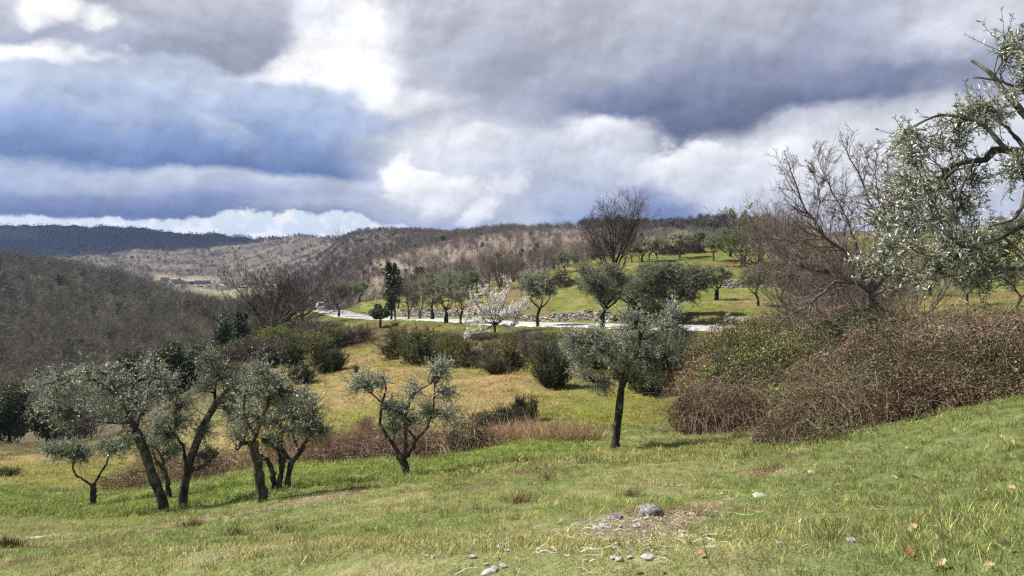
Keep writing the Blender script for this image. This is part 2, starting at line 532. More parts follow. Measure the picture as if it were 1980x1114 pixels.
# ------------------------------------------------------------------ terrain
# profiles of the land along lines of sight: distance -> row at which that ground is seen
PROF = {
    -500: [(9, 1114), (14, 1050), (20, 1000), (32, 975), (45, 930), (60, 900), (90, 860), (130, 760), (200, 600), (300, 480), (340, 470), (420, 500), (700, 520), (1200, 490), (1700, 450), (2200, 428), (2900, 450)],
    0: [(8, 1114), (12, 1050), (17, 1003), (22, 985), (30, 960), (42, 905), (55, 862), (70, 868), (90, 850), (130, 770), (200, 640), (300, 520), (330, 506), (420, 525), (700, 540), (1200, 512), (1700, 470), (2200, 440), (2900, 458)],
    200: [(6.5, 1114), (10, 1060), (14.5, 1022), (18, 1003), (28, 970), (40, 908), (52, 858), (66, 850), (90, 835), (130, 770), (200, 660), (280, 565), (310, 543), (400, 565), (700, 562), (1000, 522), (1500, 480), (2200, 442), (2900, 458)],
    400: [(5.5, 1114), (9, 1060), (13.5, 1008), (16, 1000), (19, 980), (28, 935), (36, 885), (50, 800), (62, 742), (75, 745), (110, 735), (160, 690), (220, 618), (250, 602), (330, 615), (600, 592), (800, 560), (950, 547), (1300, 490), (1700, 456), (2300, 468)],
    500: [(5.2, 1114), (9, 1050), (13.2, 995), (15.5, 985), (19, 960), (26, 920), (31, 890), (42, 815), (55, 742), (68, 705), (80, 690), (110, 660), (150, 630), (190, 620), (260, 640), (560, 590), (800, 562), (1000, 528), (1500, 463), (2000, 475)],
    600: [(5, 1114), (9, 1040), (13, 985), (15, 968), (18, 945), (24, 915), (28, 893), (36, 850), (48, 770), (56, 735), (66, 710), (78, 690), (98, 645), (125, 618), (150, 606), (165, 606), (220, 640), (300, 640), (500, 585), (700, 556), (1000, 500), (1300, 459), (1800, 475)],
    700: [(4.7, 1114), (8.5, 1038), (13, 975), (16, 950), (20, 925), (25, 903), (29, 885), (37, 825), (47, 757), (56, 720), (64, 704), (74, 686), (92, 638), (109, 616), (116, 611), (122, 603), (135, 588), (160, 590), (230, 610), (330, 560), (480, 510), (700, 468), (880, 449), (1300, 470)],
    800: [(4.5, 1114), (8, 1035), (13, 965), (17, 935), (22, 910), (26, 893), (29, 880), (38, 800), (46, 745), (55, 712), (62, 700), (70, 680), (85, 635), (94, 622), (101, 617), (105, 608), (120, 588), (140, 572), (170, 575), (230, 570), (320, 520), (430, 490), (560, 475), (750, 455), (900, 449), (1300, 465)],
    1000: [(4.2, 1114), (7.5, 1030), (12, 965), (17, 915), (23, 880), (27, 862), (30, 848), (38, 780), (45, 735), (52, 714), (58, 700), (66, 662), (74, 638), (78.5, 633), (85.5, 624), (88, 614), (90, 601), (100, 575), (115, 555), (140, 540), (190, 540), (280, 500), (420, 460), (520, 447), (800, 462)],
    1200: [(4, 1114), (7, 1040), (9, 985), (13, 930), (18, 895), (25, 866), (29, 845), (34, 805), (40, 765), (46, 735), (53, 705), (60, 668), (66, 640), (68, 634), (74.5, 626), (77, 622), (79, 605), (90, 575), (105, 540), (118, 510), (135, 497), (150, 494), (190, 505), (260, 500), (350, 470), (450, 448), (520, 443), (800, 462)],
    1400: [(3.8, 1114), (7, 1020), (10, 960), (14, 915), (18, 885), (23, 858), (28, 832), (33, 800), (40, 750), (48, 705), (55, 668), (59, 648), (61, 643), (67, 631), (69, 628), (71, 610), (80, 590), (94, 560), (96, 545), (108, 518), (112, 508), (130, 488), (150, 478), (180, 480), (240, 490), (400, 465), (520, 438), (600, 432), (900, 450)],
    1600: [(3.6, 1114), (6.5, 1010), (10, 935), (14, 890), (18, 860), (22, 840), (27, 800), (33, 745), (40, 700), (48, 668), (52, 655), (54, 650), (60, 641), (62, 637), (64, 622), (75, 590), (86, 562), (88, 545), (104, 515), (108, 502), (140, 470), (180, 460), (260, 470), (400, 462), (600, 450)],
    1800: [(3.4, 1114), (6, 1000), (9, 910), (13, 845), (17, 815), (21, 800), (27, 765), (33, 720), (40, 680), (46, 657), (48, 650), (54, 640), (57, 634), (59, 620), (70, 585), (82, 558), (84, 545), (105, 505), (140, 465), (200, 450), (300, 458), (600, 450)],
    1980: [(3.2, 1114), (5.5, 980), (8, 880), (12, 790), (15, 772), (20, 768), (27, 735), (33, 700), (40, 668), (45, 652), (50, 641), (54, 634), (56, 620), (68, 580), (82, 556), (84, 543), (108, 495), (150, 455), (220, 440), (350, 450), (600, 450)],
    2450: [(3, 1080), (5.5, 935), (8, 840), (12, 755), (15, 735), (20, 730), (27, 705), (35, 675), (45, 645), (50, 637), (56, 618), (68, 575), (84, 535), (110, 480), (150, 440), (220, 425), (350, 440), (600, 450)],
}
NTH, NR = 560, 760
R0, R1 = 0.5, 4200.0
pxs = np.array(sorted(PROF))
colang = np.arctan((pxs - 990) / F)
LR = np.linspace(math.log(R0), math.log(R1), NR)


def pchip(x, y, xi):
    h = np.diff(x)
    d = np.diff(y) / h
    m = np.zeros_like(y)
    m[1:-1] = np.where(d[:-1] * d[1:] > 0, 2 * d[:-1] * d[1:] / (d[:-1] + d[1:] + 1e-12), 0)
    m[0], m[-1] = d[0], 0
    k = np.clip(np.searchsorted(x, xi) - 1, 0, len(h) - 1)
    t = np.clip((xi - x[k]) / h[k], 0, 1)
    return ((2 * t ** 3 - 3 * t ** 2 + 1) * y[k] + (t ** 3 - 2 * t ** 2 + t) * h[k] * m[k] + (-2 * t ** 3 + 3 * t ** 2) * y[k + 1] + (t ** 3 - t ** 2) * h[k] * m[k + 1])


ctrl = []
for p_, th in zip(pxs, colang):
    kn = PROF[p_]
    Yk = np.array([k[0] for k in kn], float)
    zk = CZ + (HOR - np.array([k[1] for k in kn], float)) / F * Yk
    r = Yk / math.cos(th)
    s0 = (zk[0]) / r[0]
    r = np.concatenate([[0.4], r, [R1 * 1.01]])
    zk = np.concatenate([[s0 * 0.4], zk, [zk[-1] - 60]])
    ctrl.append(pchip(np.log(r), zk, LR))
ctrl = np.array(ctrl)
# one angular table right round the camera
TH = np.concatenate([np.linspace(-math.pi, colang[0], 24)[:-1], np.linspace(colang[0], colang[-1], NTH), np.linspace(colang[-1], math.pi, 24)[1:]])
back = 0.5 * (ctrl[0] + ctrl[-1])
ca = np.concatenate([[-math.pi], colang, [math.pi]])
cz = np.concatenate([[back], ctrl, [back]])
TAB = np.empty((len(TH), NR))
for j in range(NR):
    TAB[:, j] = pchip(ca, cz[:, j], TH)
# gentle blur across the angle in the wide part
ker = np.exp(-0.5 * (np.arange(-8, 9) / 4.0) ** 2)
ker /= ker.sum()
core = TAB[23:23 + NTH]
pad = np.pad(core, ((8, 8), (0, 0)), mode='edge')
TAB[23:23 + NTH] = sum(ker[k] * pad[k:k + NTH] for k in range(17))


def z_table(x, y):
    x = np.asarray(x, float)
    y = np.asarray(y, float)
    th = np.arctan2(x, y)
    lr = np.log(np.clip(np.hypot(x, y), R0, R1))
    fi = np.clip(np.interp(th, TH, np.arange(len(TH))), 0, len(TH) - 1.001)
    fj = np.clip((lr - LR[0]) / (LR[1] - LR[0]), 0, NR - 1.001)
    i = fi.astype(int)
    j = fj.astype(int)
    a = fi - i
    b = fj - j
    return TAB[i, j] * (1 - a) * (1 - b) + TAB[i + 1, j] * a * (1 - b) + TAB[i, j + 1] * (1 - a) * b + TAB[i + 1, j + 1] * a * b


# the lane: centre line as (column, distance), evened height
ROAD = [(2300, 49), (2000, 52), (1800, 53.5), (1600, 58.5), (1400, 64.5), (1200, 71.3), (1100, 76.5), (1000, 82), (900, 89), (800, 98), (700, 112), (655, 126), (628, 148), (606, 185), (590, 225)]
rp = np.array([((p - 990) / F * Y, Y) for p, Y in ROAD])
tt = np.concatenate([[0], np.cumsum(np.hypot(*np.diff(rp, axis=0).T))])
ts = np.arange(0, tt[-1], 1.0)
RC = np.stack([pchip(tt, rp[:, 0], ts), pchip(tt, rp[:, 1], ts)], 1)
rz = z_table(RC[:, 0], RC[:, 1])
kk = np.exp(-0.5 * (np.arange(-14, 15) / 6.0) ** 2)
kk /= kk.sum()
RZ = np.convolve(np.pad(rz, 14, mode='edge'), kk, 'valid')
RT = unit(np.gradient(RC, axis=0))
RNRM = np.stack([-RT[:, 1], RT[:, 0]], 1)       # to the left of the direction of travel (right to left): towards the camera is +/-
if np.dot(RNRM[len(RC) // 3], -RC[len(RC) // 3]) < 0:
    RNRM = -RNRM                               # always points to the camera side


def road_dist(x, y):
    x = np.asarray(x, float)
    y = np.asarray(y, float)
    sh = x.shape
    q = np.stack([x.ravel(), y.ravel()], 1)
    dist = np.full(len(q), 1e3)
    zz = np.zeros(len(q))
    side = np.zeros(len(q))
    sel = np.where((q[:, 1] > 38) & (q[:, 1] < 250))[0]
    for s in range(0, len(sel), 20000):
        ii = sel[s:s + 20000]
        d = np.hypot(q[ii, None, 0] - RC[None, ::2, 0], q[ii, None, 1] - RC[None, ::2, 1])
        k = d.argmin(1)
        dist[ii] = d[np.arange(len(ii)), k]
        zz[ii] = RZ[::2][k]
        side[ii] = ((q[ii] - RC[::2][k]) * RNRM[::2][k]).sum(1)
    return dist.reshape(sh), zz.reshape(sh), side.reshape(sh)


def z_ground(x, y):
    x = np.asarray(x, float)
    y = np.asarray(y, float)
    z = z_table(x, y)
    r = np.hypot(x, y)
    z = z + (fbm(x * 1.1, y * 1.1, 3, 3) - 0.5) * 0.16 * sm(2, 5, r) + (fbm(x * 0.22, y * 0.22, 5, 3) - 0.5) * 0.55 * sm(14, 40, r)
    z = z + (fbm(x * 0.03, y * 0.03, 9, 4) - 0.5) * np.clip(r - 170, 0, 2000) * 0.016
    d, rzv, side = road_dist(x, y)
    w = 1 - sm(3.1, 6.0, d)
    return z * (1 - w) + rzv * w


def fpx(x, y):
    return 990 + F * np.asarray(x) / np.maximum(y, 1e-3)


def hit(px, py, y0=2.0, y1=2600.0):
    Y = np.exp(np.linspace(math.log(y0), math.log(y1), 3000))
    x = (px - 990) / F * Y
    zr = CZ + (HOR - py) / F * Y
    g = z_ground(x, Y)
    k = np.where(g >= zr)[0]
    if len(k) == 0:
        return None
    return float(Y[k[0]])


def ground_at(px, Y):
    x = (px - 990) / F * Y
    return np.array([x, Y, float(z_ground(np.array([x]), np.array([Y]))[0])])


def mixc(c, col, w):
    return c * (1 - w[..., None]) + np.asarray(col) * w[..., None]


def box(v, a, b, s):
    return sm(a - s, a + s, v) * (1 - sm(b - s, b + s, v))


G1 = np.array((0.130, 0.180, 0.048))
G2 = np.array((0.195, 0.210, 0.080))
STRAW = np.array((0.270, 0.200, 0.085))
OCHRE = np.array((0.225, 0.190, 0.080))
BROWN = np.array((0.110, 0.078, 0.042))
FLOOR = np.array((0.120, 0.100, 0.075))
BARE_SPOTS = [(1.35, 8.3, 0.75), (1.0, 7.1, 0.55), (2.1, 8.6, 0.5), (-5.4, 14.0, 0.8), (-4.6, 14.6, 0.7), (-3.6, 15.4, 0.7), (4.2, 13.2, 0.6)]
lipY = lambda p: np.interp(p, [0, 350, 660, 1000, 1200], [17, 14.5, 16, 21, 24])
hedY = lambda p: np.interp(p, [0, 200, 400, 600, 800, 1000, 1100], [34, 33, 31, 28, 27.5, 29, 31])


def ground_color(x, y):
    y = np.asarray(y, float)
    px = np.clip(fpx(x, y), -900, 2900)
    px = np.where(y < 0.5, 990 + 1500 * np.sign(x), px)
    Y = y
    n1 = fbm(x * 0.55, y * 0.55, 21, 4)
    n2 = fbm(x * 0.13, y * 0.13, 22, 4)
    n3 = fbm(x * 1.7, y * 1.7, 23, 3)
    n4 = fbm(x * 0.02, y * 0.02, 24, 4)
    C = np.broadcast_to(G2, x.shape + (3,)).copy()
    # foreground meadow
    C = mixc(C, G1, sm(0.46, 0.60, n1) * 0.7)
    C = mixc(C, np.array((0.275, 0.24, 0.13)), sm(0.52, 0.68, n3) * 0.5)
    C = mixc(C, np.array((0.125, 0.162, 0.056)), 0.8 * sm(1200, 1750, px) * (Y < 30))
    C = mixc(C, BROWN, sm(0.62, 0.74, n1 * 0.5 + n3 * 0.5) * 0.7)
    for (wx, wy, wr) in BARE_SPOTS:
        q_ = np.hypot(x - wx, (y - wy) * 0.8) + (n3 - 0.5) * 0.9
        C = mixc(C, np.array((0.24, 0.195, 0.125)), (1 - sm(wr * 0.5, wr, q_)) * 0.85)
    lip = lipY(px)
    hed = hedY(px)
    strip = sm(lip - 0.6, lip + 1.2, Y) * (1 - sm(hed - 2.5, hed + 0.5, Y)) * (1 - sm(1080, 1250, px))
    C = mixc(C, np.array((0.135, 0.185, 0.042)), strip * (0.55 + 0.45 * sm(0.35, 0.55, n2)))
    # field below the bank
    beyond = sm(hed - 0.5, hed + 2, Y)
    fieldc = mixc(np.broadcast_to(OCHRE, C.shape), STRAW * 1.05, sm(0.45, 0.6, n1))
    fieldc = mixc(fieldc, np.array((0.175, 0.185, 0.04)), np.clip(sm(0.45, 0.62, n2) * 0.8 + box(px, 1040, 1400, 60) * 0.6, 0, 1))
    fieldc = mixc(fieldc, BROWN * 1.3, sm(0.62, 0.72, n3) * 0.5)
    C = mixc(C, fieldc, beyond * (1 - 0.0 * Y))
    # bank up to the lane
    bankY = np.interp(px, [300, 500, 600, 700, 800, 1000, 1200, 1350, 1500], [46, 64, 74, 76, 66, 59, 55, 34, 26])
    bank = sm(bankY - 2, bankY + 4, Y)
    bc = mixc(np.broadcast_to(np.array((0.12, 0.105, 0.045)), C.shape), np.array((0.17, 0.17, 0.04)), sm(0.42, 0.6, n1))
    bc = mixc(bc, BROWN, sm(0.5, 0.62, n2) * 0.7)
    C = mixc(C, bc, bank)
    # left slope behind the hedge
    lf = (1 - sm(420, 560, px)) * sm(40, 62, Y)
    C = mixc(C, np.array((0.10, 0.085, 0.05)), lf)
    # terraces beyond the lane
    d, rzv, side = road_dist(x, y)
    far = sm(1.0, 4.0, -side) * (d < 900) * (Y > 45) * (Y < 240)
    tc_ = mixc(np.broadcast_to(np.array((0.145, 0.160, 0.042)), C.shape), np.array((0.215, 0.19, 0.075)), sm(0.46, 0.58, n2) * 0.85)
    tc_ = mixc(tc_, np.array((0.11, 0.15, 0.03)), sm(0.55, 0.7, n1) * 0.6)
    tc_ = mixc(tc_, np.array((0.17, 0.115, 0.065)), box(Y, 104, 112, 1.5) * box(px, 1290, 1700, 30) * sm(0.36, 0.5, n1) * 0.9)
    tc_ = mixc(tc_, np.array((0.20, 0.15, 0.075)), box(Y, 71, 80, 2.5) * sm(0.40, 0.55, n2) * 0.7)
    C = mixc(C, tc_, far)
    tc2 = mixc(np.broadcast_to(np.array((0.17, 0.125, 0.075)), C.shape), np.array((0.16, 0.16, 0.05)), sm(0.5, 0.6, n2))
    C = mixc(C, tc2, far * box(px, 775, 1060, 25) * sm(0.30, 0.42, n1) * 0.9)
    verge = (1 - sm(3.4, 5.0, d)) * sm(1.5, 3, d)
    C = mixc(C, np.array((0.11, 0.15, 0.03)), verge * 0.8)
    # woodland floor far off
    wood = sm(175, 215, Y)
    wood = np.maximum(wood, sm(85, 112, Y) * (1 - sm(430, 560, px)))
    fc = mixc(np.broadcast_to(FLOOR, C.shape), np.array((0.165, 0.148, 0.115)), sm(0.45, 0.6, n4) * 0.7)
    fc = mixc(fc, np.array((0.075, 0.072, 0.06)), sm(1350, 1700, Y) * (1 - sm(380, 620, px)) * 0.8)  # far ridge floor: dense wood, its cloud shade deepened in the colour too
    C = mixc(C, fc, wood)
    red = box(px, 690, 1200, 70) * box(Y, 270, 470, 25) * sm(0.30, 0.40, n4)
    C = mixc(C, np.array((0.205, 0.162, 0.128)), red * 0.9)
    pale = box(px, 372, 520, 10) * box(Y, 640, 800, 25)
    C = mixc(C, np.array((0.27, 0.28, 0.16)), pale)
    vill = box(px, 300, 420, 14) * box(Y, 880, 1000, 25)
    C = mixc(C, np.array((0.26, 0.25, 0.14)), vill * 0.9)
    ridgef = box(px, -40, 80, 30) * box(Y, 1750, 2000, 40)
    C = mixc(C, np.array((0.24, 0.22, 0.15)), ridgef * 0.7)
    return C * (0.92 + 0.16 * n3)[..., None]


def ground_mat():
    m, g, bs = new_mat('ground_earth')
    tc = g.new('ShaderNodeTexCoord').outputs['Object']
    n1 = g.noise(tc, 5.0, 6, 0.7)
    n2 = g.noise(tc, 28.0, 4, 0.7)
    k = g.math('MULTIPLY', g.maprange(n1, 0.3, 0.7, 0.75, 1.22, False), g.maprange(n2, 0.3, 0.7, 0.7, 1.3, False))
    c = g.mix(1.0, attr(g), g.comb(k, k, k), 'MULTIPLY')
    g.l.new(c, bs.inputs['Base Color'])
    bs.inputs['Roughness'].default_value = 0.95
    bs.inputs['Specular IOR Level'].default_value = 0.1
    b = g.new('ShaderNodeBump')
    b.inputs['Strength'].default_value = 0.9
    b.inputs['Distance'].default_value = 0.12
    g.l.new(g.math('ADD', n1, g.math('MULTIPLY', n2, 0.3)), b.inputs['Height'])
    g.l.new(b.outputs[0], bs.inputs['Normal'])
    return m


def build_terrain():
    mat = ground_mat()
    # ring limits: near ground, then the far hills as their own sheet
    split = 260.0
    for name, ra, rb, nr in (('ground', 0.5, split, 900), ('hills', split, 4000.0, 330)):
        lr = np.linspace(math.log(ra), math.log(rb), nr)
        if name == 'ground':
            lr = np.concatenate([[math.log(0.01)], lr])
        r = np.exp(lr)
        inner = np.linspace(colang[0], colang[-1], 620 if name == 'ground' else 560)
        th = np.concatenate([np.linspace(-math.pi, colang[0], 40)[:-1], inner, np.linspace(colang[-1], math.pi, 40)[1:]])
        X = r[None, :] * np.sin(th)[:, None]
        Yv = r[None, :] * np.cos(th)[:, None]
        Z = z_ground(X, Yv)
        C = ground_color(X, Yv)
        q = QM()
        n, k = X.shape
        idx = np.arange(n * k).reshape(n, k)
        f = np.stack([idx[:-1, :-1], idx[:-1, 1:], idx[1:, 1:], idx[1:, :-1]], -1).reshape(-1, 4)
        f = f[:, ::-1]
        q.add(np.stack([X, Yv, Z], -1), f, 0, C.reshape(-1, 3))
        o = link_obj(name, q.mesh(name, [mat], True))
        tag(o, 'grassy slope falling to a dry field and rising in terraces beyond the lane' if name == 'ground' else 'wooded hills closing the valley under the clouds', name, kind='structure')


build_terrain()


def build_road():
    m, g, bs = new_mat('lane_surface')
    tc = g.new('ShaderNodeTexCoord').outputs['Object']
    n = g.noise(tc, 1.5, 6, 0.7)
    n2 = g.noise(tc, 0.25, 4, 0.6)
    c = g.mix(g.maprange(n, 0.3, 0.7), (0.40, 0.39, 0.375), (0.50, 0.485, 0.465))
    c = g.mix(g.maprange(n2, 0.45, 0.65, 0, 0.6), c, (0.27, 0.26, 0.245))
    g.l.new(c, bs.inputs['Base Color'])
    bs.inputs['Roughness'].default_value = 0.6
    hw = 2.5
    offs = np.array([-hw - 0.35, -hw, -1.2, 0, 1.2, hw, hw + 0.35])
    hz = np.array([-0.25, 0.05, 0.075, 0.085, 0.075, 0.05, -0.25])
    P = RC[:, None, :] + RNRM[:, None, :] * offs[None, :, None]
    Z = RZ[:, None] + hz[None, :]
    V = np.concatenate([P, Z[..., None]], -1)
    n_, k_ = Z.shape
    idx = np.arange(n_ * k_).reshape(n_, k_)
    f = np.stack([idx[:-1, :-1], idx[:-1, 1:], idx[1:, 1:], idx[1:, :-1]], -1).reshape(-1, 4)
    q = QM()
    q.add(V, f)
    tag(link_obj('road', q.mesh('road', [m], True)), 'pale sunlit lane curving behind the trees along the slope', 'road', kind='structure')
    # far lane on the valley side, a thin pale line by the farm
    pts = [(318, 905), (345, 890), (372, 872), (400, 862), (430, 850), (480, 838), (540, 832)]
    xy = np.array([((p - 990) / F * Y, Y) for p, Y in pts])
    u = np.linspace(0, len(pts) - 1, 80)
    xs = np.interp(u, np.arange(len(pts)), xy[:, 0])
    ys = np.interp(u, np.arange(len(pts)), xy[:, 1])
    t = unit(np.gradient(np.stack([xs, ys], 1), axis=0))
    nn = np.stack([-t[:, 1], t[:, 0]], 1)
    V = []
    for o in (-3.0, 3.0):
        a = xs + nn[:, 0] * o
        b = ys + nn[:, 1] * o
        V.append(np.stack([a, b, z_ground(a, b) + 1.2], 1))
    V = np.stack(V, 1)
    idx = np.arange(160).reshape(80, 2)
    f = np.stack([idx[:-1, 0], idx[:-1, 1], idx[1:, 1], idx[1:, 0]], -1)
    q = QM()
    q.add(V, f)
    tag(link_obj('farm_road', q.mesh('farm_road', [m], True)), 'thin pale road below the far farmhouses', 'road', kind='structure')


build_road()

# ------------------------------------------------------------------ plant growing tools
def bez(a, b, c, K):
    t = np.linspace(0, 1, K)[None, :, None]
    return (1 - t) ** 2 * a[:, None] + 2 * t * (1 - t) * b[:, None] + t ** 2 * c[:, None]


def resample(pts, K):
    """smooth curve of K points through the given ones"""
    pts = np.asarray(pts, float)
    s = np.concatenate([[0], np.cumsum(np.linalg.norm(np.diff(pts, axis=0), axis=1) + 1e-9)])
    u = np.linspace(0, s[-1], K)
    return np.stack([pchip(s, pts[:, k], u) if len(pts) > 2 else np.interp(u, s, pts[:, k]) for k in range(pts.shape[1])], 1)


def grow(rng, P, R, M, t0=0.25, t1=1.0, ang=(0.7, 0.2), lf=0.5, lsd=0.2, rf=0.6, K=4, wander=0.15, up=0.1, rmin=0.004, taper=0.4, decay=0.5, lmin=0.0):
    N, Kp, _ = P.shape
    t = t0 + (t1 - t0) * (np.arange(M)[None, :] + rng.random((N, M))) / M
    u = np.clip(t * (Kp - 1), 0, Kp - 1.001)
    i = u.astype(int)
    f = (u - i)[..., None]
    rows = np.arange(N)[:, None]
    S = P[rows, i] * (1 - f) + P[rows, i + 1] * f
    T = unit(P[rows, i + 1] - P[rows, i])
    rad = R[rows, i] * (1 - f[..., 0]) + R[rows, i + 1] * f[..., 0]
    plen = np.linalg.norm(np.diff(P, axis=1), axis=2).sum(1)[:, None]
    r = rng.normal(size=(N, M, 3))
    perp = unit(r - (r * T).sum(-1, keepdims=True) * T)
    a = np.abs(rng.normal(ang[0], ang[1], (N, M)))[..., None]
    d = T * np.cos(a) + perp * np.sin(a)
    L = np.maximum(plen * lf * (1 - decay * (t - t0) / max(t1 - t0, 1e-6)) * np.exp(rng.normal(0, lsd, (N, M))), lmin)
    S = S.reshape(-1, 3)
    d = d.reshape(-1, 3)
    L = L.ravel()
    out = np.empty((N * M, K, 3))
    out[:, 0] = S
    for k in range(1, K):
        d = unit(d + wander * rng.normal(size=d.shape) + np.array([0, 0, up]))
        out[:, k] = out[:, k - 1] + d * (L / (K - 1))[:, None]
    r0 = np.maximum(rad.ravel() * rf, rmin)
    r1 = np.maximum(r0 * taper, rmin * 0.6)
    Rr = r0[:, None] + (r1 - r0)[:, None] * np.linspace(0, 1, K)[None]
    return out, Rr


def leaves(rng, P, n, L, W, t0=0.1, splay=0.8, upb=0.15, shape=0.45, fold=0.12, lsd=0.2, cvar=0.25, flat=0.0):
    """n leaves on each twig: diamonds folded along the midrib"""
    N, K, _ = P.shape
    t = t0 + (1 - t0) * rng.random((N, n))
    u = np.clip(t * (K - 1), 0, K - 1.001)
    i = u.astype(int)
    f = (u - i)[..., None]
    rows = np.arange(N)[:, None]
    S = (P[rows, i] * (1 - f) + P[rows, i + 1] * f).reshape(-1, 3)
    T = unit(P[rows, i + 1] - P[rows, i]).reshape(-1, 3)
    return leaf_quads(rng, S, T, L, W, splay, upb, shape, fold, lsd, cvar, flat)


def leaf_quads(rng, S, T, L, W, splay=0.8, upb=0.15, shape=0.45, fold=0.12, lsd=0.2, cvar=0.25, flat=0.0):
    n = len(S)
    r = rng.normal(size=(n, 3))
    rad = unit(r - (r * T).sum(-1, keepdims=True) * T)
    d = unit(T * (1 - 0.5 * splay) + rad * splay + np.array([0, 0, upb]) + 0.15 * rng.normal(size=(n, 3)))
    up = rng.normal(size=(n, 3)) * (1 - flat) + np.array([0, 0, 1.0]) * (0.4 + flat)
    s = unit(np.cross(d, up))
    nr = np.cross(s, d)
    ln = (L * np.exp(rng.normal(0, lsd, n)))[:, None]
    w = ln * (W / L) * 0.5
    q = np.stack([S, S + d * ln * shape + s * w + nr * w * fold * 4, S + d * ln, S + d * ln * shape - s * w + nr * w * fold * 4], 1)
    c = np.exp(rng.normal(0, cvar, n))[:, None] * np.ones((1, 3))
    F4 = np.arange(n * 4).reshape(n, 4)
    return q.reshape(-1, 3), F4, np.repeat(c, 4, axis=0)


def crown(rng, q, limbs, blobs, nb=12, M=8, nl=18, L=0.065, W=0.014, twl=0.42, mb=0, ml=1, r0=0.016, up=0.05, sag=0.0, cvar=0.25, tint=None, splay=0.75, tsides=3, shell=0.5, shrink=0.0):
    """branchlets from the limbs out into each clump, twigs on them, leaves on the twigs"""
    LP = np.concatenate(limbs)
    for bi, (c, r) in enumerate(blobs):
        c = np.asarray(c, float)
        r = np.asarray(r, float)
        r = np.maximum(r - shrink, 0.3 * r)
        n = max(3, int(nb))
        tg = c + r * unit(rng.normal(size=(n, 3))) * (rng.random((n, 1)) ** (shell))
        near = tg * 0.5 + c * 0.5 - np.array([0, 0, 0.35]) * r[2]
        d = np.linalg.norm(LP[None] - near[:, None], axis=2) + rng.random((n, len(LP))) * 0.25
        st = LP[d.argmin(1)]
        mid = (st + tg) / 2 + rng.normal(size=(n, 3)) * 0.12 * np.linalg.norm(tg - st, axis=1)[:, None] + np.array([0, 0, 0.06])
        P = bez(st, mid, tg, 7)
        P[:, 1:-1] += rng.normal(size=P[:, 1:-1].shape) * 0.018
        R = np.linspace(r0, 0.005, 7)[None] * np.ones((n, 1)) * rng.uniform(0.7, 1.2, (n, 1))
        q.tubes(P, R, 4, mb)
        ln = np.linalg.norm(np.diff(P, axis=1), axis=2).sum(1)
        P2, R2 = grow(rng, P, R, M, 0.35, 1.0, (0.8, 0.3), 1.0, 0.25, 0.6, 4, 0.22, up, 0.0035, 0.5, 0.2)
        sc = twl * np.exp(rng.normal(0, 0.25, len(P2))) / np.maximum(np.repeat(ln, M), 0.1)
        P2 = P2[:, :1] + (P2 - P2[:, :1]) * sc[:, None, None]
        if sag:
            P2[:, :, 2] -= sag * np.linspace(0, 1, 4)[None] ** 2 * twl
        q.tubes(P2, R2, tsides, mb)
        v, f, col = leaves(rng, P2, nl, L, W, cvar=cvar, splay=splay)
        if tint is not None:
            col = col * tint
        q.add(v, f, ml, col)


def limb_tubes(rng, q, limbs, radii, sides=9, mat=0, K=14, wob=0.012, rough=0.06, flare=True):
    out = []
    for j, (pts, (ra, rb)) in enumerate(zip(limbs, radii)):
        p = resample(pts, K)
        p[1:-1] += rng.normal(size=(K - 2, 3)) * wob * min(1, ra / 0.06)
        r = ra + (rb - ra) * np.linspace(0, 1, K) ** 0.8
        r = r * (1 + 0.10 * np.sin(np.arange(K) * 2.1 + j) + 0.05 * rng.normal(size=K))
        if flare and j == 0:
            r = r * (1 + 0.4 * np.exp(-np.linspace(0, 1, K) * 9))
        q.tubes(p[None], r[None], sides, mat, rough=rough, rng=rng)
        out.append(p)
    return out


def to_height(H, *qs):
    zm = np.percentile(np.concatenate([v[:, 2] for q in qs for v in q.v]), 99.6)
    for q in qs:
        q.v = [v * (H / zm) for v in q.v]


def make_tree(name, label, cat, base, trunk_q, crown_q, tmats, cmats, group=None):
    t = thing(name, label, cat, tuple(base), group)
    if trunk_q is not None:
        link_obj('trunk', trunk_q.mesh('trunk', tmats, True), t)
    if crown_q is not None:
        link_obj('crown', crown_q.mesh('crown', cmats), t)
    return t


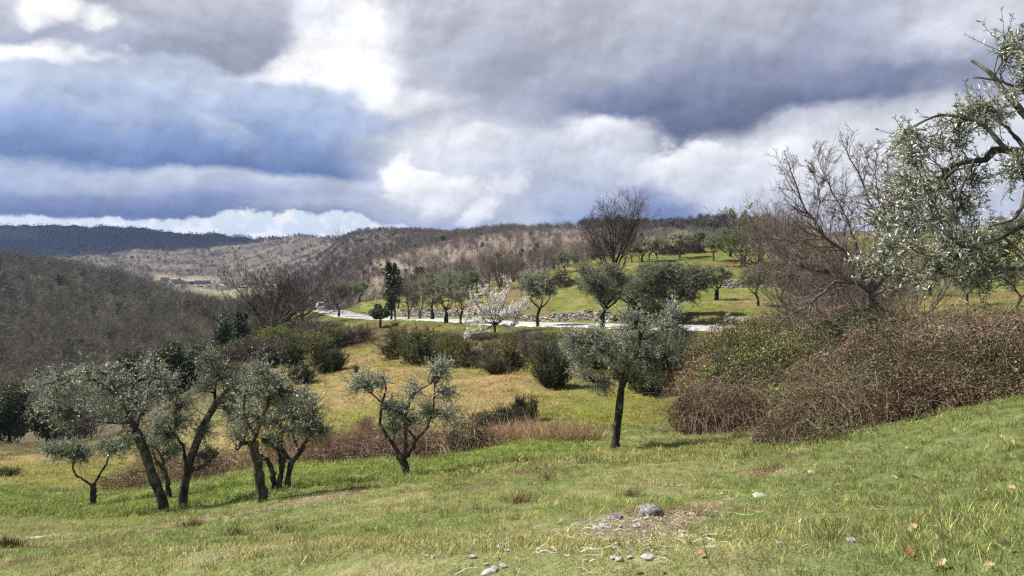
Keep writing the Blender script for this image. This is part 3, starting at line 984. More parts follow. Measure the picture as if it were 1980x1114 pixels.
# ------------------------------------------------------------------ near olive trees, shaped after their limbs
def olive(label, basepx, limbs, radii, blobs, seed, Y=None, nb=6, M=7, nl=16, L=0.060, W=0.0145, depth=1.0, sag=0.10, twl=0.40, group='gnarled olive trees on the lower meadow', bark=None, dy=None, tint=None, r0=0.014):
    rng = np.random.default_rng(seed)
    if Y is None:
        Y = hit(*basepx, 8.0, 90.0)
    b = ground_at(basepx[0], Y)
    k = Y / F
    loc = lambda px, py, d=0.0: np.array([(px - 990) * k - b[0], d, CZ + (HOR - py) * k - b[2]])
    L3 = []
    for li, l in enumerate(limbs):
        dd = (dy[li] if dy else rng.normal(0, 0.25))
        n = len(l)
        pts = []
        for i, pnt in enumerate(l):
            dep = pnt[2] if len(pnt) > 2 else (dd * i / max(1, n - 1) if li else 0.0)
            pts.append(loc(pnt[0], pnt[1], dep))
        if li == 0 or len(pts) and l[0][1] >= basepx[1] - 2:
            pts[0] = pts[0] - np.array([0, 0, 0.25])
        L3.append(pts)
    tq = QM()
    lp = limb_tubes(rng, tq, L3, [(a * 0.74, c * 0.9) for a, c in radii])
    cq = QM()
    bl = []
    for (px, py, rx, ry) in blobs:
        rr = 0.5 * (rx + ry) * k
        for s in (-1, 1):
            off = s * rng.uniform(0.15, 0.75) * rr * depth * 1.2
            bl.append((loc(px + rng.normal() * 0.1 * rx, py + rng.normal() * 0.1 * ry, off), (rx * k * 0.92, rr * depth, ry * k * 0.92)))
    crown(rng, cq, lp, bl, nb=nb, M=M, nl=nl, L=L, W=W, twl=twl, sag=sag, tint=tint, r0=r0, shrink=0.26, cvar=0.38)
    bk = bark or M_OLIVE_BARK
    return make_tree('olive_tree', label, 'olive tree', b, tq, cq, [bk], [bk, M_OLIVE_LEAF], group)


olive('leaning olive with a slanting dark trunk and the broadest crown, reaching far to the left', (322, 1004),
      [[(322, 1004), (312, 965), (300, 930), (282, 880), (262, 832)], [(262, 832), (246, 800), (215, 765), (160, 735), (110, 728)], [(262, 832), (272, 780), (284, 735), (292, 700)],
       [(255, 818), (225, 818), (190, 815), (165, 806), (150, 792)], [(250, 800), (230, 760), (205, 720)], [(284, 760), (315, 735), (325, 722)]],
      [(0.165, 0.115), (0.085, 0.03), (0.07, 0.025), (0.04, 0.018), (0.05, 0.02), (0.03, 0.015)],
      [(110, 745, 60, 42), (160, 720, 58, 38), (85, 785, 34, 40), (180, 765, 55, 45), (225, 735, 48, 42), (255, 775, 48, 50), (285, 715, 34, 40), (215, 800, 45, 34), (300, 770, 34, 42), (120, 810, 22, 20), (262, 850, 42, 30), (318, 735, 20, 28)], 11, Y=19.0)
olive('upright olive forking high, with a ragged top and a sawn side stub', (351, 1001),
      [[(351, 1001), (354, 960), (362, 910), (378, 862), (402, 808), (420, 775)], [(362, 912), (385, 905), (402, 894), (412, 880)], [(360, 905), (352, 865), (334, 842), (318, 826)], [(420, 775), (438, 755), (470, 740), (500, 735)],
       [(415, 782), (412, 740), (402, 700), (396, 672)], [(334, 842), (345, 815), (350, 790)], [(362, 910), (372, 890), (380, 872)]],
      [(0.17, 0.095), (0.085, 0.06), (0.06, 0.025), (0.06, 0.025), (0.06, 0.02), (0.03, 0.015), (0.06, 0.04)],
      [(402, 690, 20, 30), (420, 725, 38, 34), (455, 735, 46, 38), (490, 755, 40, 40), (445, 775, 50, 36), (355, 775, 36, 34), (345, 815, 32, 30), (385, 830, 30, 32), (470, 800, 40, 34), (325, 840, 24, 24), (395, 745, 30, 30), (400, 880, 24, 20)], 12, Y=19.4)
olive('slim olive with a small thin crown standing behind the two large leaning olives', (330, 962),
      [[(330, 962), (322, 930), (314, 905), (302, 893)], [(316, 910), (324, 880), (318, 850)], [(302, 893), (292, 870), (296, 845)]],
      [(0.12, 0.08), (0.06, 0.03), (0.05, 0.03)],
      [(315, 845, 36, 26), (290, 855, 26, 22), (335, 870, 22, 18), (310, 815, 28, 22)], 13, nb=8, L=0.07, W=0.018)
olive('straight single-trunked olive whose crown droops over a dark knot, between the forked pairs', (508, 969),
      [[(508, 969), (502, 930), (496, 890), (490, 856)], [(490, 858), (505, 820), (520, 780), (540, 735)], [(490, 858), (478, 852), (470, 858)], [(496, 845), (485, 800), (495, 750)]],
      [(0.155, 0.12), (0.06, 0.02), (0.06, 0.05), (0.05, 0.02)],
      [(475, 795, 38, 42), (500, 745, 44, 42), (540, 735, 46, 36), (530, 775, 40, 36), (462, 835, 26, 26), (500, 715, 36, 24), (560, 760, 28, 34), (505, 812, 30, 26)], 14)
olive('three olive stems spreading from one root under a silver crown', (540, 948),
      [[(531, 948), (528, 915), (518, 893), (504, 880)], [(538, 948), (545, 905), (552, 880), (538, 862), (512, 845)], [(553, 949), (562, 900), (577, 880), (592, 855), (603, 828)], [(562, 888), (548, 868), (546, 830), (550, 800)], [(580, 875), (568, 850), (560, 815)], [(545, 905), (538, 880), (542, 860)]],
      [(0.11, 0.06), (0.13, 0.045), (0.12, 0.045), (0.05, 0.02), (0.04, 0.02), (0.06, 0.04)],
      [(565, 785, 44, 34), (605, 790, 28, 40), (560, 825, 40, 28), (622, 830, 16, 26), (590, 760, 34, 24), (535, 805, 30, 34), (600, 830, 24, 24), (525, 850, 22, 20), (580, 810, 34, 30)], 15)
olive('small low olive forked like a Y, alone at the edge of the grass strip', (180, 977),
      [[(180, 977), (180, 955), (180, 938)], [(180, 940), (160, 928), (142, 918), (137, 905), (139, 888)], [(181, 940), (192, 916), (203, 898), (206, 880), (199, 868)]],
      [(0.14, 0.11), (0.06, 0.03), (0.06, 0.03)],
      [(118, 872, 32, 24), (145, 868, 22, 24), (205, 858, 22, 24), (232, 866, 20, 24), (100, 868, 16, 14), (165, 880, 16, 14)], 16, nb=8, L=0.075, W=0.02)
olive('wide-armed olive with separate leaf tufts on bare arms before the hedge', (788, 918),
      [[(790, 918), (783, 900), (774, 884)], [(776, 888), (752, 846), (734, 815), (739, 782), (746, 748), (738, 728)], [(740, 782), (728, 768), (712, 752)], [(778, 888), (786, 855), (785, 815), (792, 780), (805, 758), (836, 738)], [(780, 890), (804, 852), (798, 832), (786, 818)], [(802, 856), (828, 822), (838, 785), (840, 745)], [(770, 872), (762, 850), (768, 832), (778, 826)]],
      [(0.13, 0.12), (0.085, 0.025), (0.035, 0.018), (0.075, 0.02), (0.07, 0.03), (0.055, 0.02), (0.03, 0.015)],
      [(705, 735, 26, 18), (735, 742, 22, 20), (750, 790, 18, 22), (775, 795, 28, 26), (800, 755, 26, 32), (845, 718, 38, 28), (866, 760, 24, 34), (820, 800, 28, 20), (855, 705, 26, 20), (760, 825, 22, 18), (872, 800, 16, 22), (795, 815, 24, 20), (690, 745, 12, 12)], 17, nb=6)
olive('tall single olive with a charred dark trunk and a pale pruning scar', (1187, 868),
      [[(1187, 868), (1192, 830), (1198, 790), (1200, 760), (1206, 735), (1215, 705), (1222, 694)], [(1218, 700), (1231, 682), (1236, 652), (1228, 625)], [(1216, 705), (1185, 690), (1145, 668), (1112, 662)], [(1234, 660), (1265, 645), (1298, 622)], [(1230, 635), (1212, 620), (1195, 612)], [(1236, 655), (1255, 630), (1300, 600)], [(1205, 735), (1175, 730), (1150, 740)], [(1225, 690), (1262, 695), (1285, 700)]],
      [(0.19, 0.12), (0.10, 0.04), (0.06, 0.02), (0.045, 0.02), (0.04, 0.02), (0.035, 0.015), (0.035, 0.015), (0.035, 0.015)],
      [(1112, 680, 40, 38), (1130, 725, 44, 30), (1165, 745, 34, 24), (1160, 690, 42, 40), (1195, 650, 42, 34), (1240, 625, 48, 24), (1285, 630, 36, 34), (1290, 680, 44, 42), (1262, 720, 34, 34), (1302, 600, 18, 22), (1320, 655, 22, 30), (1150, 645, 32, 22), (1215, 612, 30, 18), (1245, 670, 34, 30), (1210, 700, 34, 30), (1105, 650, 24, 16)], 18, nb=9, nl=20, bark=M_DARK_BARK)


def near_olive():
    """the olive that overhangs from the right, a few metres off; its trunk stands outside the picture"""
    rng = np.random.default_rng(5)
    Y = 6.3
    k = Y / F
    b = ground_at(2150, Y)
    loc = lambda px, py, d=0.0: np.array([(px - 990) * k - b[0], d, CZ + (HOR - py) * k - b[2]])
    px0, py0 = 2150, HOR + (CZ - b[2]) / k
    limbs = [[(px0, py0 + 40), (2155, 650), (2140, 520), (2105, 420)], [(2105, 430), (2060, 335), (2010, 300), (1985, 292), (1945, 285), (1930, 305), (1885, 308), (1850, 325)], [(2105, 420), (2060, 280), (2000, 190), (1965, 120), (1950, 90)],
             [(2000, 297), (1975, 330), (1960, 380), (1930, 420), (1870, 440)], [(1945, 288), (1900, 230), (1850, 215), (1815, 228), (1795, 250)], [(2120, 470), (2040, 450), (1970, 430), (1900, 455), (1830, 480), (1770, 500)],
             [(1850, 325), (1820, 360), (1770, 390), (1710, 400)], [(1990, 180), (1940, 150), (1910, 140)], [(2130, 520), (2030, 520), (1950, 530), (1880, 545)], [(1885, 308), (1850, 380), (1840, 450), (1835, 500)], [(1985, 292), (1960, 240), (1930, 200)]]
    radii = [(0.17, 0.12), (0.075, 0.014), (0.07, 0.012), (0.03, 0.008), (0.02, 0.008), (0.035, 0.008), (0.014, 0.006), (0.015, 0.006), (0.03, 0.008), (0.012, 0.006), (0.02, 0.008)]
    dys = [0, 0.2, 0.5, -0.3, 0.4, -0.5, 0.3, 0.2, 0.6, -0.1, 0.2]
    L3 = []
    for l, dd in zip(limbs, dys):
        L3.append([loc(p, q_, dd * i / (len(l) - 1) if l is not limbs[0] else 0) for i, (p, q_) in enumerate(l)])
    # limbs that start on another limb take that limb's depth
    tq = QM()
    lp = limb_tubes(rng, tq, L3, radii, sides=10, K=18, wob=0.008)
    bl = []
    for (px, py, rx, ry, n) in [(1945, 150, 46, 60, 2), (1965, 95, 30, 36, 1), (1905, 210, 44, 40, 2), (1960, 215, 44, 50, 2), (1870, 260, 40, 36, 1), (1805, 255, 34, 44, 2), (1785, 300, 30, 40, 1), (1900, 345, 60, 30, 1), (1965, 335, 36, 34, 1),
                                (1775, 380, 56, 36, 2), (1740, 430, 44, 38, 2), (1810, 420, 50, 44, 2), (1870, 400, 54, 44, 2), (1940, 410, 50, 46, 2), (1790, 480, 60, 36, 2), (1860, 480, 60, 40, 2), (1935, 490, 50, 40, 2), (1820, 535, 70, 24, 2), (1905, 545, 60, 26, 2), (1760, 515, 36, 24, 1), (1965, 560, 36, 26, 1), (1985, 450, 30, 60, 1), (1725, 360, 26, 30, 1), (1712, 470, 26, 26, 1), (1840, 360, 44, 30, 1)]:
        rr = 0.5 * (rx + ry) * k
        for j in range(1):
            bl.append((loc(px, py, rng.normal(0.1, 0.35)), (rx * k * 0.7, rr * 1.2, ry * k * 0.7)))
    cq = QM()
    crown(rng, cq, lp, bl, nb=8, M=7, nl=16, L=0.041, W=0.0100, twl=0.2, sag=0.07, r0=0.006, tsides=4, cvar=0.6, splay=0.85)
    return make_tree('olive_tree', 'near olive hanging in from the right edge, its long silver leaves large against the sky', 'olive tree', b, tq, cq, [M_OLIVE_BARK], [M_GREY_BARK, M_OLIVE_LEAF])


near_olive()


# ------------------------------------------------------------------ bare trees
def bare_skeleton(rng, H, spread, nlimb, trunk_h, r0, levels=(6, 6, 5), up=0.12, lean=0.0, ang=(0.5, 0.15), stems=1, rmin=0.012, first=0.25, wander=0.12):
    out = []
    for s in range(stems):
        base = np.array([rng.normal() * 0.12 * (stems > 1), rng.normal() * 0.12 * (stems > 1), -0.3])
        az = rng.random() * 6.28
        tl = (0.25 if stems > 1 else 0.04)
        top = np.array([math.cos(az) * tl * trunk_h + lean, math.sin(az) * tl * trunk_h, trunk_h])
        P = resample([base, (base + top) / 2 + rng.normal(size=3) * 0.04 * trunk_h, top], 10)[None]
        R = np.linspace(r0 * 1.35, r0 * 0.75, 10)[None]
        out.append((P, R, 9))
        n = nlimb
        azs = np.arange(n) / n * 6.283 + rng.random(n) * 0.7
        an = np.abs(rng.normal(ang[0], ang[1], n)) + 0.05
        t = rng.uniform(1 - first * 1.6, 1.0, n)
        S = P[0][np.clip((t * 9).astype(int), 0, 9)]
        D = np.stack([np.cos(azs) * np.sin(an) * spread, np.sin(azs) * np.sin(an) * spread, np.cos(an)], 1)
        D = unit(D)
        L = (H - trunk_h) * rng.uniform(0.8, 1.05, n) / np.maximum(0.55, D[:, 2])
        L = np.minimum(L, (H - trunk_h) * 1.25)
        K = 9
        Pl = np.empty((n, K, 3))
        Pl[:, 0] = S
        d = D.copy()
        for k_ in range(1, K):
            d = unit(d + wander * rng.normal(size=d.shape) + np.array([0, 0, up]))
            Pl[:, k_] = Pl[:, k_ - 1] + d * (L / (K - 1))[:, None]
        Rl = np.linspace(r0 * 0.55, r0 * 0.10, K)[None] * rng.uniform(0.7, 1.1, (n, 1))
        Rl = np.maximum(Rl, rmin)
        out.append((Pl, Rl, 6))
        p, r = Pl, Rl
        for lv, m in enumerate(levels):
            p, r = grow(rng, p, r, m, 0.22 if lv == 0 else 0.15, 0.98, (0.62, 0.2), 0.46 if lv == 0 else 0.5, 0.25, 0.55, 5 if lv < 2 else 4, 0.16, up * 0.8, rmin * (0.85 ** lv), 0.4, 0.45)
            out.append((p, r, 4 if lv == 0 else 3))
    return out


def bare_meshes(seed, H, mat_t, mat_c, leafmat=None, nleaf=0, leafL=0.1, leafW=0.07, twig_col=(1, 1, 1), **kw):
    rng = np.random.default_rng(seed)
    sk = bare_skeleton(rng, H, **kw)
    tq, cq = QM(), QM()
    for (P, R, s) in sk:
        if s >= 6:
            tq.tubes(P, R, s, 0, rough=0.05, rng=rng)
        else:
            cq.tubes(P, R, s, 0, col=np.asarray(twig_col, float))
    mats = [mat_c]
    if leafmat is not None:
        mats.append(leafmat)
        P = sk[-1][0]
        v, f, c = leaves(rng, P, nleaf, leafL, leafW)
        cq.add(v, f, 1, c)
    to_height(H, tq, cq)
    return tq.mesh('trunk', [mat_t], True), cq.mesh('crown', mats)


def place_tree(name, label, cat, meshes, px, Y, scale, group=None, rz=0.0, sink=0.0):
    b = ground_at(px, Y)
    t = thing(name, label, cat, (b[0], b[1], b[2] - sink), group, rz, scale)
    link_obj('trunk', meshes[0], t)
    link_obj('crown', meshes[1], t)
    return t


def put_tree(name, label, cat, meshes, H, px, py_base, py_top, group=None, rz=0.0, Y=None, y0=30.0, y1=260.0):
    """stand a tree of nominal height H where its foot and top are seen"""
    if Y is None:
        Y = hit(px, py_base, y0, y1)
        if Y is None:
            Y = 150.0
    b = ground_at(px, Y)
    top = CZ + (HOR - py_top) / F * Y
    h = max(0.8, top - b[2])
    return place_tree(name, label, cat, meshes, px, Y, h / H, group, rz)


BIG = bare_meshes(101, 11.5, M_DARK_BARK, M_GREY_BARK, spread=0.62, nlimb=17, trunk_h=2.6, r0=0.25, levels=(9, 8, 6), up=0.10, ang=(0.50, 0.26), rmin=0.014, first=0.6, wander=0.06, twig_col=(0.8, 0.74, 0.7))
put_tree('bare_tree', 'tallest leafless tree, a dark fan of branches standing clear of the skyline', 'bare tree', BIG, 11.5, 1187, 526, 368, 'leafless trees', 0.4, Y=104)
SPREAD = bare_meshes(102, 10.0, M_DARK_BARK, M_BROWN_TWIG, spread=0.95, nlimb=16, trunk_h=1.6, r0=0.24, levels=(9, 8, 6), up=0.05, ang=(0.72, 0.36), rmin=0.016, first=0.7, wander=0.10, twig_col=(0.62, 0.58, 0.56))
put_tree('bare_tree', 'wide spreading leafless oak left of the parked car, twigs reaching over the valley', 'bare tree', SPREAD, 10.0, 528, 0, 487, 'leafless trees', 0.3, Y=104)
put_tree('bare_tree', 'smaller leafless oak close beside the white car on its left', 'bare tree', SPREAD, 10.0, 584, 0, 518, 'leafless trees', 2.1, Y=122)
MULTI = bare_meshes(103, 9.0, M_GREY_BARK, M_BROWN_TWIG, spread=1.0, nlimb=6, trunk_h=1.6, r0=0.20, levels=(6, 5, 4), up=0.10, ang=(0.45, 0.15), stems=3, rmin=0.016, first=0.5)
SLIM = bare_meshes(104, 7.0, M_GREY_BARK, M_BROWN_TWIG, spread=0.9, nlimb=7, trunk_h=1.8, r0=0.14, levels=(6, 5, 4), up=0.12, ang=(0.5, 0.2), rmin=0.014, first=0.5)
SLIM2 = bare_meshes(105, 7.0, M_GREY_BARK, M_BROWN_TWIG, spread=1.1, nlimb=6, trunk_h=2.2, r0=0.15, levels=(6, 5, 4), up=0.05, ang=(0.6, 0.2), rmin=0.014, first=0.6)
for (lab, ms, H, px, Y, top, rz) in [
        ('many-stemmed leafless tree behind the white blossom, brown twigs fanning upward', MULTI, 9.0, 968, 112, 466, 0.2),
        ('second leafless tree left of the many-stemmed one, leaning out to the left', SLIM2, 7.0, 922, 116, 478, 1.2),
        ('leafless tree with a forked top between the blossom and the tallest bare tree', SLIM, 7.0, 1052, 128, 458, 2.0),
        ('thin leafless tree at the foot of the tallest bare tree, on its left', SLIM, 7.0, 1128, 124, 452, 0.9),
        ('leafless tree with brown twigs over the pile of cut branches', SLIM2, 7.0, 1080, 138, 462, 3.0),
        ('short leafless tree on the lawn crest left of the pale olive', SLIM2, 7.0, 880, 132, 490, 4.0),
        ('leafless tree against the reddish clearing, above the round olives', SLIM, 7.0, 1010, 142, 470, 5.2),
        ('bare young tree just right of the ivy column, black forked trunk', SLIM2, 7.0, 790, 97.5, 540, 0.4),
        ('bare young tree with upright twigs, second right of the ivy column', SLIM, 7.0, 812, 96.5, 532, 1.9),
        ('leafless grey tree behind the two slender roadside trunks', SLIM, 7.0, 1236, 122, 452, 2.6),
        ('leafless tree at the crest, showing through the branches beside the green sapling', MULTI, 9.0, 1500, 118, 368, 1.1),
        ('leafless tree at the crest next to the previous, its forked crown leaning right', SLIM, 7.0, 1536, 112, 392, 2.8)]:
    put_tree('bare_tree', lab, 'bare tree', ms, H, px, 0, top, 'leafless trees', rz, Y=Y)
for (lab, ms, H, px, Y, top, rz) in [
        ('open leafless tree at the left of the tangle, its twigs pale against the sky', MULTI, 9.0, 1470, 100, 378, 0.7),
        ('tall leafless tree in the tangle between the sapling and the large leafless tree', MULTI, 9.0, 1528, 84, 352, 2.9),
        ('tall leafless tree in the middle of the tangle with upright twigs', SLIM, 7.0, 1592, 66, 348, 1.6),
        ('leafless tree in the tangle just left of the silver leaves', SLIM2, 7.0, 1668, 60, 340, 4.4)]:
    put_tree('bare_tree', lab, 'bare tree', ms, H, px, 0, top, 'leafless trees', rz, Y=Y)
OAKBRUSH = bare_meshes(106, 5.0, M_GREY_BARK, M_BROWN_TWIG, spread=1.3, nlimb=9, trunk_h=0.7, r0=0.09, levels=(6, 5, 4), up=0.05, ang=(0.6, 0.25), stems=2, rmin=0.010, first=0.6, twig_col=(0.86, 0.78, 0.74))
for (lab, px, Y, sc, rz) in [
        ('reddish twiggy thicket tree in the middle of the right-hand tangle', 1615, 47, 1.3, 0.3), ('reddish twiggy tree on the right of the tangle, partly behind silver leaves', 1690, 45, 1.3, 2.0),
        ('low reddish twiggy tree on the left of the tangle by the blue-grey olive', 1555, 56, 1.35, 4.0), ('brown twiggy tree far back in the tangle, under the skyline', 1655, 62, 1.55, 5.0), ('brown twiggy tree behind the near silver branches', 1760, 52, 1.5, 1.0), ('brown twiggy tree at the front of the tangle, left of the large leafless tree', 1580, 40, 0.9, 2.6), ('tall brown twiggy tree behind the tangle near the green sapling', 1575, 74, 1.7, 3.3)]:
    place_tree('bare_tree', lab, 'bare tree', OAKBRUSH, px, Y, sc, 'leafless trees', rz)


def right_bare_tree():
    rng = np.random.default_rng(77)
    Y = 30.0
    k = Y / F
    b = ground_at(1690, Y)
    loc = lambda px, py, d=0.0: np.array([(px - 990) * k - b[0], d, CZ + (HOR - py) * k - b[2]])
    py0 = HOR + (CZ - b[2]) / k
    limbs = [[(1692, py0 + 20), (1690, 640), (1686, 590), (1684, 560)], [(1686, 572), (1665, 552), (1640, 545), (1610, 545), (1575, 568), (1530, 600), (1495, 618)], [(1684, 560), (1660, 510), (1632, 484), (1600, 460), (1578, 430), (1556, 390), (1538, 345), (1530, 312)],
             [(1602, 462), (1570, 462), (1530, 466), (1485, 458)], [(1684, 562), (1698, 520), (1712, 490), (1722, 450), (1728, 400), (1722, 340)], [(1690, 560), (1712, 530), (1735, 480), (1762, 430), (1790, 380)], [(1662, 512), (1655, 450), (1640, 400), (1618, 350), (1605, 300)],
             [(1712, 490), (1690, 440), (1672, 390), (1640, 330), (1612, 290)], [(1686, 575), (1720, 560), (1770, 545), (1815, 540)], [(1632, 484), (1590, 485), (1540, 500), (1490, 515)], [(1640, 545), (1600, 528), (1560, 520)], [(1578, 430), (1590, 390), (1592, 350), (1580, 315)],
             [(1722, 450), (1700, 400), (1690, 350), (1668, 300)], [(1690, 590), (1660, 600), (1620, 622), (1585, 630)]]
    radii = [(0.20, 0.15), (0.085, 0.02), (0.10, 0.018), (0.04, 0.012), (0.11, 0.02), (0.09, 0.02), (0.05, 0.012), (0.06, 0.012), (0.06, 0.014), (0.035, 0.01), (0.03, 0.01), (0.03, 0.01), (0.04, 0.01), (0.05, 0.01)]
    dys = [0, -0.8, 0.3, 0.8, 0.2, -0.3, 1.2, -0.9, 0.7, -1.0, 0.5, 0.9, -0.2, -0.8]
    L3 = [[loc(p, q_, dd * i / (len(l) - 1)) for i, (p, q_) in enumerate(l)] for l, dd in zip(limbs, dys)]
    tq = QM()
    lp = limb_tubes(rng, tq, L3, radii, sides=8, K=16, wob=0.03, rough=0.08)
    cq = QM()
    P = np.stack(lp[1:])
    R = np.stack([np.linspace(a, c, 16) for a, c in radii[1:]])
    p1, r1 = grow(rng, P, R, 22, 0.2, 0.99, (0.75, 0.3), 0.25, 0.3, 0.5, 6, 0.2, 0.05, 0.010, 0.4, 0.3)
    p2, r2 = grow(rng, p1, r1, 9, 0.15, 0.98, (0.65, 0.25), 0.45, 0.3, 0.6, 5, 0.18, 0.06, 0.007, 0.5, 0.4)
    p3, r3 = grow(rng, p2, r2, 4, 0.2, 0.98, (0.6, 0.25), 0.5, 0.3, 0.6, 4, 0.18, 0.05, 0.005, 0.6, 0.3)
    cq.tubes(p1, r1, 5, 0)
    cq.tubes(p2, r2, 3, 0)
    cq.tubes(p3, r3, 3, 0, col=(1.15, 1.0, 0.95))
    # tight buds on the twig ends
    v, f, c = leaves(rng, p3[::2], 3, 0.022, 0.010, cvar=0.2)
    cq.add(v, f, 0, c)
    make_tree('bare_tree', 'large leafless tree rooted in the brambles, one mossy limb, long twigs raking left', 'bare tree', b, tq, cq, [M_GREY_BARK], [M_BROWN_TWIG], 'leafless trees')


right_bare_tree()


# ------------------------------------------------------------------ middle and far olives
def olive_mid(seed, H=4.5, leafy=1.0, mat=None, stems=1, wide=1.0, L=0.13, W=0.036, low=0.36):
    rng = np.random.default_rng(seed)
    tq, cq = QM(), QM()
    limbs, rad = [], []
    for s in range(stems):
        a = rng.random() * 6.28
        bx = 0.25 * s
        fork = np.array([bx + 0.25 * math.cos(a), 0.25 * math.sin(a), H * rng.uniform(0.22, 0.32)])
        limbs.append([np.array([bx, 0, -0.3]), np.array([bx + 0.05, 0.03, fork[2] * 0.5]), fork])
        rad.append((0.17, 0.12))
        for j in range(3):
            a2 = a + j * 2.1 + rng.normal() * 0.3
            e = fork + np.array([math.cos(a2) * H * 0.24 * wide, math.sin(a2) * H * 0.24 * wide, H * rng.uniform(0.3, 0.42)])
            limbs.append([fork, (fork + e) / 2 + np.array([math.cos(a2), math.sin(a2), 0]) * 0.12 * H * wide * 0.6, e])
            rad.append((0.08, 0.025))
    lp = limb_tubes(rng, tq, limbs, rad, sides=6, K=9)
    blobs = []
    cz = H * (low + 1) / 2
    rz_ = H * (1 - low) / 2
    for j in range(16):
        d = unit(rng.normal(size=3)) * rng.uniform(0.5, 0.82)
        c = np.array([d[0] * H * 0.44 * wide, d[1] * H * 0.44 * wide, cz + d[2] * rz_ * 0.85])
        s = rng.uniform(0.75, 1.2)
        blobs.append((c, (H * 0.15 * wide * s, H * 0.15 * wide * s, H * 0.12 * s)))
    crown(rng, cq, lp, blobs, nb=int(13 * leafy), M=6, nl=12, L=L, W=W, twl=0.42, sag=0.08, r0=0.018, cvar=0.3)
    to_height(H, tq, cq)
    m = mat or M_OLIVE_FAR
    return tq.mesh('trunk', [M_DARK_BARK], True), cq.mesh('crown', [M_GREY_BARK, m])


OL = [olive_mid(201), olive_mid(202, wide=1.15, leafy=0.8), olive_mid(203, stems=2), olive_mid(204, wide=0.85, leafy=1.1, low=0.42)]
OLB = olive_mid(205, H=5.0, wide=1.15, leafy=2.2, low=0.02, stems=2)
OLTHIN = olive_mid(206, H=6.0, wide=0.75, leafy=0.55, low=0.34, stems=2)
GRN = bare_meshes(207, 7.0, M_GREY_BARK, M_GREY_BARK, leafmat=M_GREEN_LEAF, nleaf=20, leafL=0.15, leafW=0.08, spread=1.3, nlimb=9, trunk_h=2.2, r0=0.13, levels=(6, 5, 3), up=0.1, ang=(0.5, 0.2), stems=2, rmin=0.014, first=0.5)
PALE = olive_mid(208, H=4.5, wide=1.2, leafy=1.2, mat=M_BLOSSOM_DIM, L=0.12, W=0.06, low=0.30)
ROADSIDE = 'olives along the lane'
TERR = 'olives on the terraces beyond the lane'
